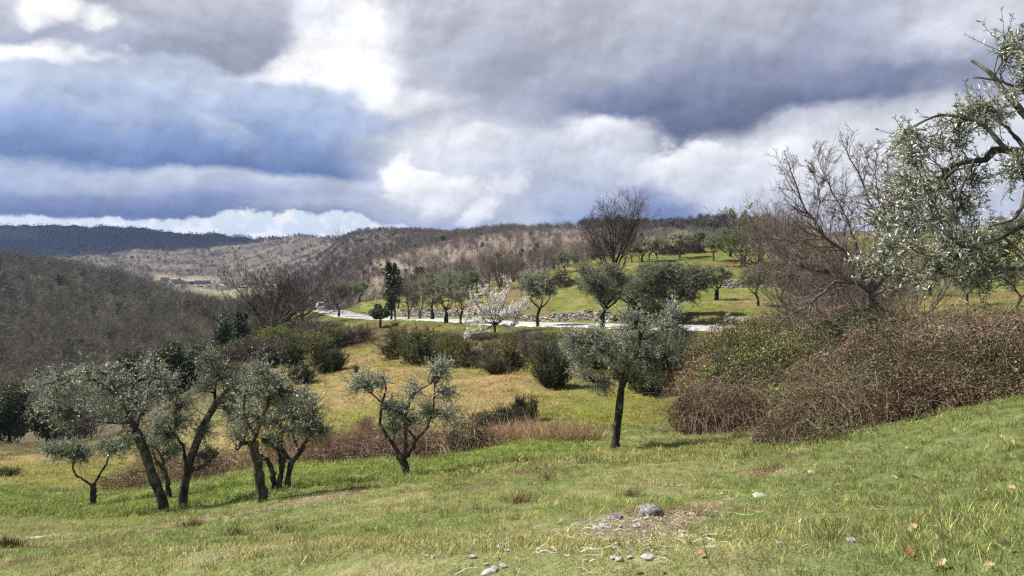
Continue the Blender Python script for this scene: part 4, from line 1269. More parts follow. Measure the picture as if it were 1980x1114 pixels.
for (lab, ms, H, px, pyb, top, rz, Y, grp) in [
        ('round dense olive on a thin dark stem just right of the white car', OL[3], 4.5, 655, 0, 543, 0.5, 115, ROADSIDE),
        ('slender olive leaning left over the stone wall, right of the blossoming tree', OL[3], 4.5, 1040, 0, 524, 2.0, 76.5, ROADSIDE),
        ('olive with a forked black trunk beside the white post', OL[2], 4.5, 1162, 0, 508, 1.0, 69.5, ROADSIDE),
        ('biggest olive by the lane, a broad bushy mass down to the ground', OLB, 5.0, 1296, 0, 508, 0.3, 72.0, ROADSIDE),
        ('second bushy olive merging with the biggest one on its left', OLB, 5.0, 1228, 0, 512, 2.6, 75.0, ROADSIDE),
        ('thin pale olive with see-through foliage above the lane, left of the blossom', OLTHIN, 6.0, 860, 0, 538, 0.2, 86.0, ROADSIDE),
        ('thin grey-green young olive just left of the blossoming tree', OLTHIN, 6.0, 892, 0, 552, 2.1, 84.5, ROADSIDE),
        ('thin pale olive third right of the ivy column', OLTHIN, 6.0, 838, 0, 528, 4.0, 93.0, ROADSIDE),
        ('olive on twin crooked trunks on the crest beyond the round olive by the car', OL[2], 4.5, 693, 0, 543, 0.8, 142, TERR),
        ('small olive just left of the twin crooked trunks, half hidden', OL[0], 4.5, 676, 0, 552, 3.3, 148, TERR),
        ('rounded olive above the stone wall behind the thin roadside trees', OL[1], 4.5, 872, 0, 520, 0.1, 118, TERR),
        ('broad olive left of the many-stemmed bare tree', OLB, 5.0, 905, 0, 524, 1.6, 112, TERR),
        ('dark low olive behind the ivy column', OL[0], 4.5, 772, 0, 548, 2.0, 128, TERR),
        ('pale grey olive above the wall, behind the thin roadside trees', OL[1], 4.5, 818, 0, 540, 2.9, 116, TERR),
        ('small grey olive between the blossom and the yellow-lit bank', OL[3], 4.5, 1008, 0, 548, 1.1, 100, TERR),
        ('light olive standing by the pile of cut branches', OL[1], 4.5, 1092, 0, 484, 0.2, 118, TERR),
        ('bushy olive below the pile of cut branches, left of the forked roadside olive', OL[0], 4.5, 1122, 0, 548, 2.2, 96, TERR),
        ('olive with two separate upright trunks on the middle terrace', OL[2], 4.5, 1383, 581, 513, 0.1, None, TERR),
        ('olive with a crooked leaning trunk, right of the twin-trunked one', OL[1], 4.5, 1466, 592, 512, 0.6, None, TERR),
        ('blue-grey olive in front of the long terrace wall', OL[3], 4.5, 1512, 0, 500, 2.0, 80, TERR),
        ('olive with twisted trunk on the top lawn, left of the cream blossom', OL[1], 4.5, 1270, 504, 455, 0.3, None, TERR),
        ('olive in the middle of the top lawn with a stout trunk', OL[0], 4.5, 1380, 505, 454, 1.5, None, TERR),
        ('dark olive at the back of the top lawn right of the cream blossom', OL[3], 4.5, 1352, 488, 444, 0.7, None, TERR),
        ('olive on the top lawn just left of the green sapling', OL[2], 4.5, 1414, 496, 452, 3.0, None, TERR),
        ('far olive on the crest behind the green sapling', OL[1], 4.5, 1434, 487, 438, 3.5, None, TERR),
        ('far olive on the crest, left of the one behind the sapling', OL[0], 4.5, 1398, 488, 440, 1.0, None, TERR),
        ('little olive at the left end of the top lawn', OL[2], 4.5, 1240, 507, 468, 0.5, None, TERR),
        ('little olive second from the left end of the top lawn', OL[1], 4.5, 1222, 508, 470, 2.2, None, TERR),
        ('olive on the right-hand lawn with a straight stout trunk, seen under the near silver branches', OL[0], 4.5, 1870, 0, 520, 0.9, 66, TERR),
        ('olive at the right edge of the lawn with a bowed trunk', OL[3], 4.5, 1968, 0, 500, 2.4, 58, TERR),
        ('dark-trunked olive high on the right-hand lawn behind the near branches', OL[1], 4.5, 1948, 0, 410, 1.3, 100, TERR),
        ('olive behind the leafless tangle on the right-hand lawn', OL[2], 4.5, 1796, 0, 505, 0.2, 76, TERR)]:
    put_tree('olive_tree', lab, 'olive tree', ms, H, px, pyb, top, grp, rz, Y=Y)
for j, (px, Y, top, k) in enumerate([(786, 122, 556, 0), (802, 108, 566, 3), (832, 124, 540, 1), (846, 104, 572, 0), (860, 132, 526, 2), (884, 108, 562, 3), (918, 102, 570, 0), (936, 120, 540, 1), (948, 106, 560, 0), (984, 116, 544, 3), (1004, 122, 530, 1), (1022, 108, 556, 0), (1060, 120, 528, 1), (1140, 108, 540, 3), (1160, 118, 520, 0), (1208, 112, 520, 1)]):
    put_tree('olive_tree', 'one of the grey-green olives crowded between the stone wall and the bare trees', 'olive tree', OL[k], 4.5, px, 0, top, 'crowded olives above the stone wall', j * 1.3, Y=Y)
for j, (px, Y, top) in enumerate([(770, 118, 520), (800, 126, 512), (826, 132, 500), (848, 138, 494), (872, 142, 488), (896, 136, 486), (912, 128, 492), (946, 134, 476), (992, 132, 474), (1030, 136, 470), (1042, 140, 462), (1070, 146, 458), (1098, 144, 456), (1112, 138, 460), (1146, 140, 452), (1206, 136, 450), (1222, 140, 452), (1160, 132, 456)]):
    put_tree('bare_tree', 'one of the brown leafless trees in the belt behind the crowded olives', 'bare tree', (SLIM, SLIM2, MULTI)[j % 3], (7.0, 7.0, 9.0)[j % 3], px, 0, top, 'belt of leafless trees', j * 2.2, Y=Y)
for o_b in [o for o in scene.objects if o.get('label', '').startswith(('biggest olive by', 'second bushy olive'))]:
    o_b.scale = (o_b.scale[0] * 1.35, o_b.scale[1] * 1.2, o_b.scale[2])
put_tree('blossom_tree', 'round cream-coloured blossoming tree on the top lawn', 'blossom tree', PALE, 4.5, 1314, 500, 446, None, 0.2)
put_tree('blossom_tree', 'small cream-coloured blossoming tree at the left of the top lawn', 'blossom tree', PALE, 4.5, 1256, 506, 458, None, 1.7)
put_tree('sapling', 'slender sapling in bright new green leaf on the terrace edge', 'sapling', GRN, 7.0, 1437, 514, 397)


# ------------------------------------------------------------------ white blossoming tree, ivy column, ivy bush
def blossom_tree():
    rng = np.random.default_rng(31)
    tq, cq = QM(), QM()
    Y = 73.0
    b = ground_at(958, Y)
    k = Y / F
    loc = lambda px, py, d=0.0: np.array([(px - 990) * k - b[0], d, CZ + (HOR - py) * k - b[2]])
    py0 = HOR + (CZ - b[2]) / k
    limbs = [[(958, py0 + 5), (957, 635), (955, 622)]]
    ends = [(938, 558), (984, 550), (912, 578), (1012, 580), (902, 618), (1000, 612), (925, 600), (955, 575), (970, 570), (990, 590), (905, 638), (1018, 596), (940, 600), (915, 655), (968, 600)]
    for e in ends:
        m = ((958 + e[0]) / 2 + rng.normal() * 5, (628 + e[1]) / 2 + rng.normal() * 5 + 4)
        limbs.append([(956, 628), m, e])
    L3 = []
    for j, l in enumerate(limbs):
        dd = rng.normal(0, 0.7) if j else 0
        L3.append([loc(p, q_, dd * i / (len(l) - 1)) for i, (p, q_) in enumerate(l)])
    lp = limb_tubes(rng, tq, L3, [(0.13, 0.10)] + [(0.05, 0.012)] * len(ends), sides=6, K=10, wob=0.04)
    P = np.stack(lp[1:])
    R = np.full(P.shape[:2], 0.02)
    p1, r1 = grow(rng, P, R, 7, 0.25, 1.0, (0.7, 0.25), 0.36, 0.3, 0.6, 5, 0.15, 0.05, 0.010, 0.5, 0.4)
    cq.tubes(p1, r1, 4, 0)
    allp = np.concatenate([p1, P[:, [3, 5, 7, 8, 9]]])
    v, f, c = leaves(rng, allp, 60, 0.115, 0.10, splay=1.0, upb=0.0, cvar=0.08, t0=0.05)
    cq.add(v + rng.normal(size=(len(v) // 4, 1, 3)).repeat(4, 1).reshape(-1, 3) * 0.075, f, 1, c)
    make_tree('blossom_tree', 'tree in full white blossom at the near edge of the lane', 'blossom tree', b, tq, cq, [M_DARK_BARK], [M_DARK_BARK, M_BLOSSOM])


blossom_tree()


def leaf_cloud(rng, q, blobs, n, L, W, mat, tint=(1, 1, 1), cvar=0.25, shell=0.35, flat=0.0, var=None):
    """leaves filling the given ellipsoids, mostly in their outer layer"""
    for (c, r) in blobs:
        d = unit(rng.normal(size=(n, 3)))
        S = np.asarray(c) + d * np.asarray(r) * (rng.random((n, 1)) ** shell)
        v, f, col = leaf_quads(rng, S, d, L, W, 0.9, 0.0, 0.5, 0.1, 0.25, cvar, flat)
        t = np.asarray(tint, float)
        if var is not None:
            t = np.repeat(var(S), 4, axis=0)
        q.add(v, f, mat, col * t)


def ivy_tree(label, px, Y, top, rx, kind, cat='ivy tree', seed=1, bare_top=0.0):
    rng = np.random.default_rng(seed)
    b = ground_at(px, Y)
    H = CZ + (HOR - top) / F * Y - b[2]
    w = rx / F * Y
    tq, cq = QM(), QM()
    P = resample([np.array([0, 0, -0.3]), np.array([0.06 * H * 0.3, 0, H * 0.35]), np.array([-0.02 * H, 0.05, H * 0.7]), np.array([-0.10 * H * (bare_top > 0), 0, H])], 14)[None]
    tq.tubes(P, np.linspace(0.17, 0.03, 14)[None], 7, 0, rough=0.08, rng=rng)
    if kind == 'column':
        P2 = resample([np.array([0.5, 0.2, -0.3]), np.array([0.45, 0.2, H * 0.3]), np.array([0.9 * w, 0.1, H * 0.62])], 10)[None]
        tq.tubes(P2, np.linspace(0.13, 0.03, 10)[None], 6, 0)
        blobs = []
        for z, r_ in [(0.20, 0.35), (0.28, 0.55), (0.36, 0.8), (0.44, 1.0), (0.52, 0.95), (0.58, 0.8), (0.65, 0.62), (0.72, 0.45), (0.79, 0.25)]:
            for s in range(3):
                blobs.append((np.array([rng.normal() * 0.25 * w + 0.1 * w, rng.normal() * 0.25 * w, z * H]), np.array([w * r_ * 0.7, w * r_ * 0.7, H * 0.065]) * rng.uniform(0.8, 1.15)))
        leaf_cloud(rng, cq, blobs, 260, 0.14, 0.13, 1, cvar=0.3)
        s1 = P[:, 6:]
        p1, r1 = grow(rng, s1, np.full(s1.shape[:2], 0.02), 12, 0.1, 1, (0.6, 0.2), 0.35, 0.3, 0.6, 5, 0.12, 0.1, 0.014, 0.5, 0.3)
        cq.tubes(p1, r1, 3, 0)
    else:
        blobs = []
        for j in range(16):
            d = unit(rng.normal(size=3)) * rng.uniform(0.3, 0.75)
            blobs.append((np.array([d[0] * w, d[1] * w * 0.9, H * 0.62 + d[2] * H * 0.36]), np.array([w, w, H * 0.35]) * rng.uniform(0.28, 0.45)))
        leaf_cloud(rng, cq, blobs, 300, 0.14, 0.12, 1, cvar=0.3)
    t = make_tree('ivy_tree', label, cat, b, tq, cq, [M_DARK_BARK], [M_DARK_BARK, M_IVY])
    return t


ivy_tree('tall column of dark ivy over two black trunks with a bare tip, by the lane', 756, 98, 488, 24, 'column', seed=41, bare_top=1)
ivy_tree('rounded dark ivy-clad small tree leaning over the bank beside the ivy column', 735, 92, 586, 25, 'round', seed=42)
ivy_tree('dark ivy-draped stump tree at the far left end of the bank, above the valley', 432, 90, 590, 24, 'round', seed=43)
ivy_tree('second dark ivy-draped stem beside the ivy stump, above the valley', 462, 94, 588, 15, 'column', seed=44)
# ------------------------------------------------------------------ scattered ground cover and woodland (one object each)
def scatter(name, label, pts, rot, scl, pid, tint, protos, prefix):
    coll = bpy.data.collections.new(prefix)
    for i, me in enumerate(protos):
        o = bpy.data.objects.new('%s_%02d' % (prefix, i), me)
        coll.objects.link(o)
    me = bpy.data.meshes.new(name)
    n = len(pts)
    me.vertices.add(n)
    me.vertices.foreach_set('co', np.asarray(pts, np.float32).ravel())
    a = me.attributes.new('rot', 'FLOAT_VECTOR', 'POINT')
    a.data.foreach_set('vector', np.asarray(rot, np.float32).ravel())
    a = me.attributes.new('scl', 'FLOAT_VECTOR', 'POINT')
    a.data.foreach_set('vector', np.asarray(scl, np.float32).ravel())
    a = me.attributes.new('pid', 'INT', 'POINT')
    a.data.foreach_set('value', np.asarray(pid, np.int32))
    a = me.attributes.new('tint', 'FLOAT_COLOR', 'POINT')
    a.data.foreach_set('color', np.concatenate([tint, np.ones((n, 1))], 1).astype(np.float32).ravel())
    ng = bpy.data.node_groups.new(name, 'GeometryNodeTree')
    ng.interface.new_socket('Geometry', in_out='INPUT', socket_type='NodeSocketGeometry')
    ng.interface.new_socket('Geometry', in_out='OUTPUT', socket_type='NodeSocketGeometry')
    N = ng.nodes
    gi, go = N.new('NodeGroupInput'), N.new('NodeGroupOutput')
    iop = N.new('GeometryNodeInstanceOnPoints')
    ci = N.new('GeometryNodeCollectionInfo')
    ci.inputs['Collection'].default_value = coll
    ci.inputs['Separate Children'].default_value = True
    ci.inputs['Reset Children'].default_value = True

    def na(nm, typ):
        x = N.new('GeometryNodeInputNamedAttribute')
        x.data_type = typ
        x.inputs['Name'].default_value = nm
        return x.outputs['Attribute']
    ng.links.new(gi.outputs[0], iop.inputs['Points'])
    ng.links.new(ci.outputs[0], iop.inputs['Instance'])
    iop.inputs['Pick Instance'].default_value = True
    ng.links.new(na('pid', 'INT'), iop.inputs['Instance Index'])
    e2r = N.new('FunctionNodeEulerToRotation')
    ng.links.new(na('rot', 'FLOAT_VECTOR'), e2r.inputs[0])
    ng.links.new(e2r.outputs[0], iop.inputs['Rotation'])
    ng.links.new(na('scl', 'FLOAT_VECTOR'), iop.inputs['Scale'])
    ng.links.new(iop.outputs[0], go.inputs[0])
    o = link_obj(name, me)
    md = o.modifiers.new('scatter', 'NODES')
    md.node_group = ng
    return tag(o, label, kind='stuff')


def blade_tuft(seed, n, rad, h, w, lean=0.5, mat=None, curl=0.5, hsd=0.3):
    rng = np.random.default_rng(seed)
    q = QM()
    a = rng.random(n) * 6.283
    r = rad * np.sqrt(rng.random(n))
    S = np.stack([r * np.cos(a), r * np.sin(a), np.full(n, -0.015)], 1)
    az = a + rng.normal(size=n) * 0.9
    hh = h * np.exp(rng.normal(0, hsd, n))
    ln = np.abs(rng.normal(lean, 0.25, n))
    D = np.stack([np.cos(az), np.sin(az), np.zeros(n)], 1)
    s = np.stack([-np.sin(az), np.cos(az), np.zeros(n)], 1)
    tw = rng.normal(0, 0.6, n)[:, None]
    s = unit(s * np.cos(tw) + D * np.sin(tw))
    ts = [0, 0.4, 0.75, 1.0]
    ws = [1.0, 0.9, 0.6, 0.08]
    rows = []
    for t, wk in zip(ts, ws):
        p = S + D * (hh * ln * (t * 0.5 + curl * t * t))[:, None] + np.array([0, 0, 1]) * (hh * (t - 0.25 * ln * t * t))[:, None]
        rows.append(p - s * w * wk * 0.5)
        rows.append(p + s * w * wk * 0.5)
    V = np.stack(rows, 1)
    f = []
    for k in range(3):
        f.append([2 * k, 2 * k + 1, 2 * k + 3, 2 * k + 2])
    f = (np.arange(n)[:, None, None] * 8 + np.array(f)[None]).reshape(-1, 4)
    c = np.exp(rng.normal(0, 0.36, n))[:, None] * np.array([1, 1, 1.0])
    dry = rng.random(n) < 0.12
    c[dry] *= np.array([1.5, 1.2, 1.4])
    q.add(V, f, 0, np.repeat(c, 8, axis=0))
    return q.mesh('grass_tuft', [mat or M_GRASS])


def build_grass():
    rng = np.random.default_rng(900)
    short = [blade_tuft(910 + i, 50, 0.11, 0.028, 0.0034, 0.85) for i in range(4)]
    tall = [blade_tuft(920 + i, 36, 0.07, 0.055, 0.0036, 0.7) for i in range(4)]
    coarse = [blade_tuft(930 + i, 60, 0.24, 0.06, 0.008, 0.7) for i in range(3)]
    wide = [blade_tuft(940 + i, 60, 0.55, 0.10, 0.018, 0.8) for i in range(3)]
    P, R, S, I, T = [], [], [], [], []

    def band(y0, y1, dens, base, nk, s0, s1, keep=None):
        um = 0.80
        area = um * (y1 ** 2 - y0 ** 2)
        n = int(area * dens)
        Y = np.sqrt(y0 ** 2 + rng.random(n) * (y1 ** 2 - y0 ** 2))
        x = (rng.random(n) * 2 - 1) * um * Y
        if keep is not None:
            k = keep(x, Y)
            x, Y = x[k], Y[k]
        n = len(x)
        z = z_ground(x, Y)
        P.append(np.stack([x, Y, z], 1))
        R.append(np.stack([rng.normal(0, 0.12, n), rng.normal(0, 0.12, n), rng.random(n) * 6.283], 1))
        sc = rng.uniform(s0, s1, n)
        S.append(np.stack([sc, sc, sc * rng.uniform(0.7, 1.3, n)], 1))
        I.append(base + rng.integers(0, nk, n))
        c = ground_color(x, Y)
        c = c * np.exp(rng.normal(0, 0.28, (n, 1))) * np.array([1.26, 1.18, 0.98])
        T.append(c)

    def rightside(x, Y):
        p = fpx(x, Y)
        lush = 0.12 + 0.85 * sm(1300, 1850, p) + 0.5 * sm(0.50, 0.62, fbm(x * 0.5, Y * 0.5, 21, 4))
        return rng.random(len(x)) < lush * 0.75
    thin = lambda x, Y: rng.random(len(x)) < 0.35 + 0.75 * sm(0.40, 0.58, fbm(x * 1.3, Y * 1.3, 61, 4)) + 0.3 * sm(1300, 1800, fpx(x, Y)) - sum(0.8 * np.exp(-((x - a_) ** 2 + (Y - b_) ** 2) / r_ ** 2) for a_, b_, r_ in BARE_SPOTS)
    band(2.6, 9.0, 95, 0, 4, 0.8, 1.35, thin)
    band(2.6, 9.0, 60, 4, 4, 0.7, 1.3, rightside)
    band(9.0, 17.0, 38, 0, 4, 1.1, 1.7, thin)
    band(9.0, 17.0, 20, 4, 4, 0.9, 1.5, rightside)
    band(17.0, 34.0, 12, 8, 3, 0.8, 1.5)
    band(34.0, 62.0, 2.6, 11, 3, 0.6, 1.2, lambda x, Y: fpx(x, Y) < 1500)
    band(62.0, 150.0, 0.9, 11, 3, 0.8, 1.6, lambda x, Y: (road_dist(x, Y)[0] > 3.2) & (fpx(x, Y) > 560))
    scatter('grass', 'short meadow grass, green with dry blades mixed in, over the whole slope', np.concatenate(P), np.concatenate(R), np.concatenate(S), np.concatenate(I), np.concatenate(T), short + tall + coarse + wide, 'grass_tuft')


build_grass()


def twig_tree(seed, H, n1, n2, n3, r=0.05, spread=0.6):
    rng = np.random.default_rng(seed)
    q = QM()
    P = resample([np.array([0, 0, -0.5]), np.array([rng.normal() * 0.2, rng.normal() * 0.2, H * 0.5]), np.array([rng.normal() * 0.3, rng.normal() * 0.3, H])], 6)[None]
    R = np.linspace(r * 2.4, r * 0.6, 6)[None]
    q.tubes(P, R, 4)
    P[:, :, 2] *= 0.62
    p1, r1 = grow(rng, P, R, n1, 0.3, 1.0, (0.75, 0.3), 0.72, 0.25, 0.6, 4, 0.18, 0.10, r, 0.5, 0.25)
    q.tubes(p1, r1, 3)
    p2, r2 = grow(rng, p1, r1, n2, 0.15, 1.0, (0.75, 0.3), 0.5, 0.25, 0.7, 3, 0.18, 0.06, r * 0.7, 0.6, 0.3)
    q.tubes(p2, r2, 3)
    if n3:
        p3, r3 = grow(rng, p2, r2, n3, 0.2, 1.0, (0.65, 0.25), 0.6, 0.25, 0.8, 3, 0.15, 0.1, r * 0.55, 0.7, 0.3)
        q.tubes(p3, r3, 3)
    return q.mesh('woodland_tree', [M_FOREST], False)


def bushy_tree(seed, H, n, L):
    rng = np.random.default_rng(seed)
    q = QM()
    q.tubes(np.array([[[0, 0, -0.5], [0, 0, H * 0.4]]], float), np.array([[0.2, 0.12]]), 5, col=(0.7, 0.6, 0.6))
    blobs = []
    for j in range(9):
        d = unit(rng.normal(size=3)) * rng.uniform(0.3, 0.8)
        blobs.append((np.array([d[0] * H * 0.32, d[1] * H * 0.32, H * 0.58 + d[2] * H * 0.36]), np.array([1, 1, 1]) * H * rng.uniform(0.12, 0.2)))
    leaf_cloud(rng, q, blobs, n, L, L * 0.7, 0)
    return q.mesh('woodland_evergreen', [M_FOREST])


def build_woods():
    rng = np.random.default_rng(700)
    near = [twig_tree(710 + i, 7.0, 11, 7, 4, 0.028) for i in range(5)]
    green = [bushy_tree(720 + i, 6.0, 60, 0.5) for i in range(2)]
    far = [twig_tree(730 + i, 9.0, 8, 5, 3, 0.08) for i in range(4)]
    fgreen = [bushy_tree(740 + i, 8.0, 26, 1.2) for i in range(2)]
    BR = np.array((0.135, 0.105, 0.085))
    GY = np.array((0.145, 0.13, 0.11))

    def field(px0, px1, Y0, Y1, spacing, keepf, s0, s1, nprot, ngreen, pg, tint0, tint1, seed):
        r = np.random.default_rng(seed)
        area = (px1 - px0) / F * (Y1 ** 2 - Y0 ** 2) / 2
        n = int(area / spacing ** 2)
        Y = np.sqrt(Y0 ** 2 + r.random(n) * (Y1 ** 2 - Y0 ** 2))
        p = px0 + r.random(n) * (px1 - px0)
        x = (p - 990) / F * Y
        k = r.random(n) < keepf(p, Y, x)
        p, Y, x = p[k], Y[k], x[k]
        n = len(x)
        z = z_ground(x, Y)
        gr = r.random(n) < pg * (0.4 + 2.0 * sm(0.5, 0.7, fbm(x * 0.02, Y * 0.02, seed, 3)))
        pid = np.where(gr, nprot + r.integers(0, ngreen, n), r.integers(0, nprot, n))
        sc = r.uniform(s0, s1, n)
        w = r.random((n, 1)) * 0.6 + 0.4 * fbm(x * 0.015, Y * 0.015, seed + 3, 3)[:, None]
        t = tint0 * (1 - w) + tint1 * w
        t = t * np.exp(r.normal(0, 0.18, (n, 1)))
        t[gr] = np.array((0.075, 0.085, 0.042)) * np.exp(r.normal(0, 0.25, (gr.sum(), 1)))
        return np.stack([x, Y, z], 1), np.stack([np.zeros(n), np.zeros(n), r.random(n) * 6.283], 1), np.stack([sc, sc, sc * r.uniform(0.85, 1.15, n)], 1), pid, t
    one = lambda p, Y, x: np.ones(len(p))
    # near hill at the left
    a = field(-260, 560, 100, 345, 2.8, lambda p, Y, x: sm(84, 118, Y) * (1 - sm(470, 570, p + (Y - 200) * 0.3)), 0.45, 0.95, 5, 2, 0.07, np.array((0.168, 0.148, 0.120)), np.array((0.178, 0.175, 0.128)), 71)
    scatter('woodland', 'grey-brown leafless woodland covering the near hill at the left', *a, near + green, 'woodland_tree')
    # scrub between the field and that hill
    gaps = lambda p, Y, x: np.where((box(p, 372, 520, 8) * box(Y, 640, 800, 15) > 0.3) | (box(p, 296, 425, 6) * box(Y, 885, 985, 10) > 0.3), 0.0, 1.0) * (0.75 + 0.25 * sm(0.4, 0.5, fbm(x * 0.012, Y * 0.012, 55, 3)))
    a = field(-260, 700, 345, 2350, 7.6, lambda p, Y, x: gaps(p, Y, x) * (1 - 0.4 * sm(1500, 2200, Y)), 0.35, 0.75, 4, 2, 0.02, BR * 1.3, GY * 1.35, 72)
    scatter('far_woodland', 'bare woodland on the far valley side and the shadowed ridge', *a, far + fgreen, 'far_woodland_tree')
    a = field(540, 1000, 300, 960, 5.2, lambda p, Y, x: 1 - 0.9 * box(p, 720, 1200, 45) * box(Y, 285, 455, 15), 0.35, 0.7, 4, 2, 0.035, BR * 1.3, GY * 1.3, 73)
    scatter('middle_woodland', 'grey bare woodland on the rounded hill in the middle distance', *a, far + fgreen, 'middle_woodland_tree')
    red = lambda p, Y, x: np.where(box(p, 720, 1200, 45) * box(Y, 280, 455, 15) > 0.4, 0.55, 1.0)
    a = field(660, 1500, 185, 540, 4.4, red, 0.35, 0.75, 5, 2, 0.05, np.array((0.165, 0.135, 0.115)), GY * 1.3, 74)
    scatter('clearing_woodland', 'bare trees thinly left on the reddish cleared hillside and thick along its crest', *a, near + green, 'clearing_woodland_tree')
    a = field(1120, 1560, 440, 640, 6.0, one, 0.5, 0.85, 4, 2, 0.35, np.array((0.08, 0.068, 0.066)), np.array((0.10, 0.09, 0.085)), 75)
    scatter('crest_woodland', 'dark wood on the hilltop behind the terraces', *a, far + fgreen, 'crest_woodland_tree')


build_woods()


# ------------------------------------------------------------------ shrubs on the bank
def shrub_mesh(seed, kind):
    """about 2 m tall"""
    rng = np.random.default_rng(seed)
    q = QM()
    H = 2.0
    if kind == 'broom':
        n = 150
        a = rng.random(n) * 6.283
        r = 0.35 * np.sqrt(rng.random(n))
        S = np.stack([r * np.cos(a), r * np.sin(a), np.full(n, -0.1)], 1)
        an = np.abs(rng.normal(0.0, 0.40, n))
        D = np.stack([np.cos(a) * np.sin(an), np.sin(a) * np.sin(an), np.cos(an)], 1)
        L = H * rng.uniform(0.45, 0.95, n) * (1 - 0.18 * an)
        P = np.stack([S + D * (L * t)[:, None] + rng.normal(size=(n, 3)) * 0.03 for t in np.linspace(0, 1, 5)], 1)
        q.tubes(P, np.linspace(0.016, 0.008, 5)[None] * np.ones((n, 1)), 3, 0, col=np.exp(rng.normal(0, 0.3, n))[:, None] * np.ones((1, 3)))
        p2, r2 = grow(rng, P, np.full((n, 5), 0.01), 16, 0.2, 1.0, (0.5, 0.2), 0.3, 0.2, 1.0, 3, 0.05, 0.15, 0.008, 0.7, 0.3)
        q.tubes(p2, r2, 3, 0, col=np.exp(rng.normal(0, 0.3, len(p2)))[:, None] * np.ones((1, 3)))
        to_height(H, q)
        return q.mesh('broom_bush', [M_BROOM])
    if kind == 'evergreen':
        blobs = []
        for j in range(22):
            d = unit(rng.normal(size=3)) * rng.uniform(0.3, 0.8)
            blobs.append((np.array([d[0] * 1.0, d[1] * 1.0, 0.9 + d[2] * 0.95]), np.array([0.34, 0.34, 0.30]) * rng.uniform(0.6, 1.3)))
        leaf_cloud(rng, q, blobs, 480, 0.075, 0.045, 0, cvar=0.4)
        st = np.array([[[0, 0, -0.2], [0.05, 0, 0.5], [0, 0.1, 1.2]]], float)
        q.tubes(st, np.array([[0.08, 0.06, 0.03]]), 5, 1)
        to_height(H, q)
        return q.mesh('shrub', [M_EVERGREEN, M_DARK_BARK])
    n = 26
    a = rng.random(n) * 6.283
    S = np.stack([0.45 * np.cos(a) * rng.random(n), 0.45 * np.sin(a) * rng.random(n), np.full(n, -0.1)], 1)
    an = np.abs(rng.normal(0.35, 0.35, n))
    D = np.stack([np.cos(a) * np.sin(an), np.sin(a) * np.sin(an), np.cos(an)], 1)
    L = H * rng.uniform(0.45, 0.9, n)
    P = np.stack([S + D * (L * t)[:, None] + rng.normal(size=(n, 3)) * 0.04 for t in np.linspace(0, 1, 6)], 1)
    R = np.linspace(0.02, 0.010, 6)[None] * np.ones((n, 1))
    q.tubes(P, R, 4, 0)
    p1, r1 = grow(rng, P, R, 9, 0.15, 1.0, (0.6, 0.25), 0.5, 0.25, 0.8, 5, 0.2, 0.05, 0.010, 0.6, 0.4)
    q.tubes(p1, r1, 3, 0)
    p2, r2 = grow(rng, p1, r1, 5, 0.15, 1.0, (0.7, 0.25), 0.55, 0.25, 0.8, 4, 0.2, 0.03, 0.008, 0.6, 0.4)
    q.tubes(p2, r2, 3, 0, col=np.exp(rng.normal(0, 0.2, len(p2)))[:, None] * np.ones((1, 3)))
    if kind != 'twig':
        nl = {'leafy': 9, 'yellow': 8, 'mixed': 5}[kind]
        t = {'leafy': (0.75, 0.85, 0.8), 'yellow': (1.5, 1.5, 0.75), 'mixed': (1.05, 0.95, 0.9)}[kind]
        v, f, c = leaves(rng, p2, nl, 0.085, 0.05, cvar=0.35)
        q.add(v, f, 1, c * np.array(t))
        v, f, c = leaves(rng, p1, nl, 0.085, 0.05, cvar=0.35)
        q.add(v, f, 1, c * np.array(t))
    to_height(H, q)
    return q.mesh('shrub', [M_BROWN_TWIG, M_SCRUB])


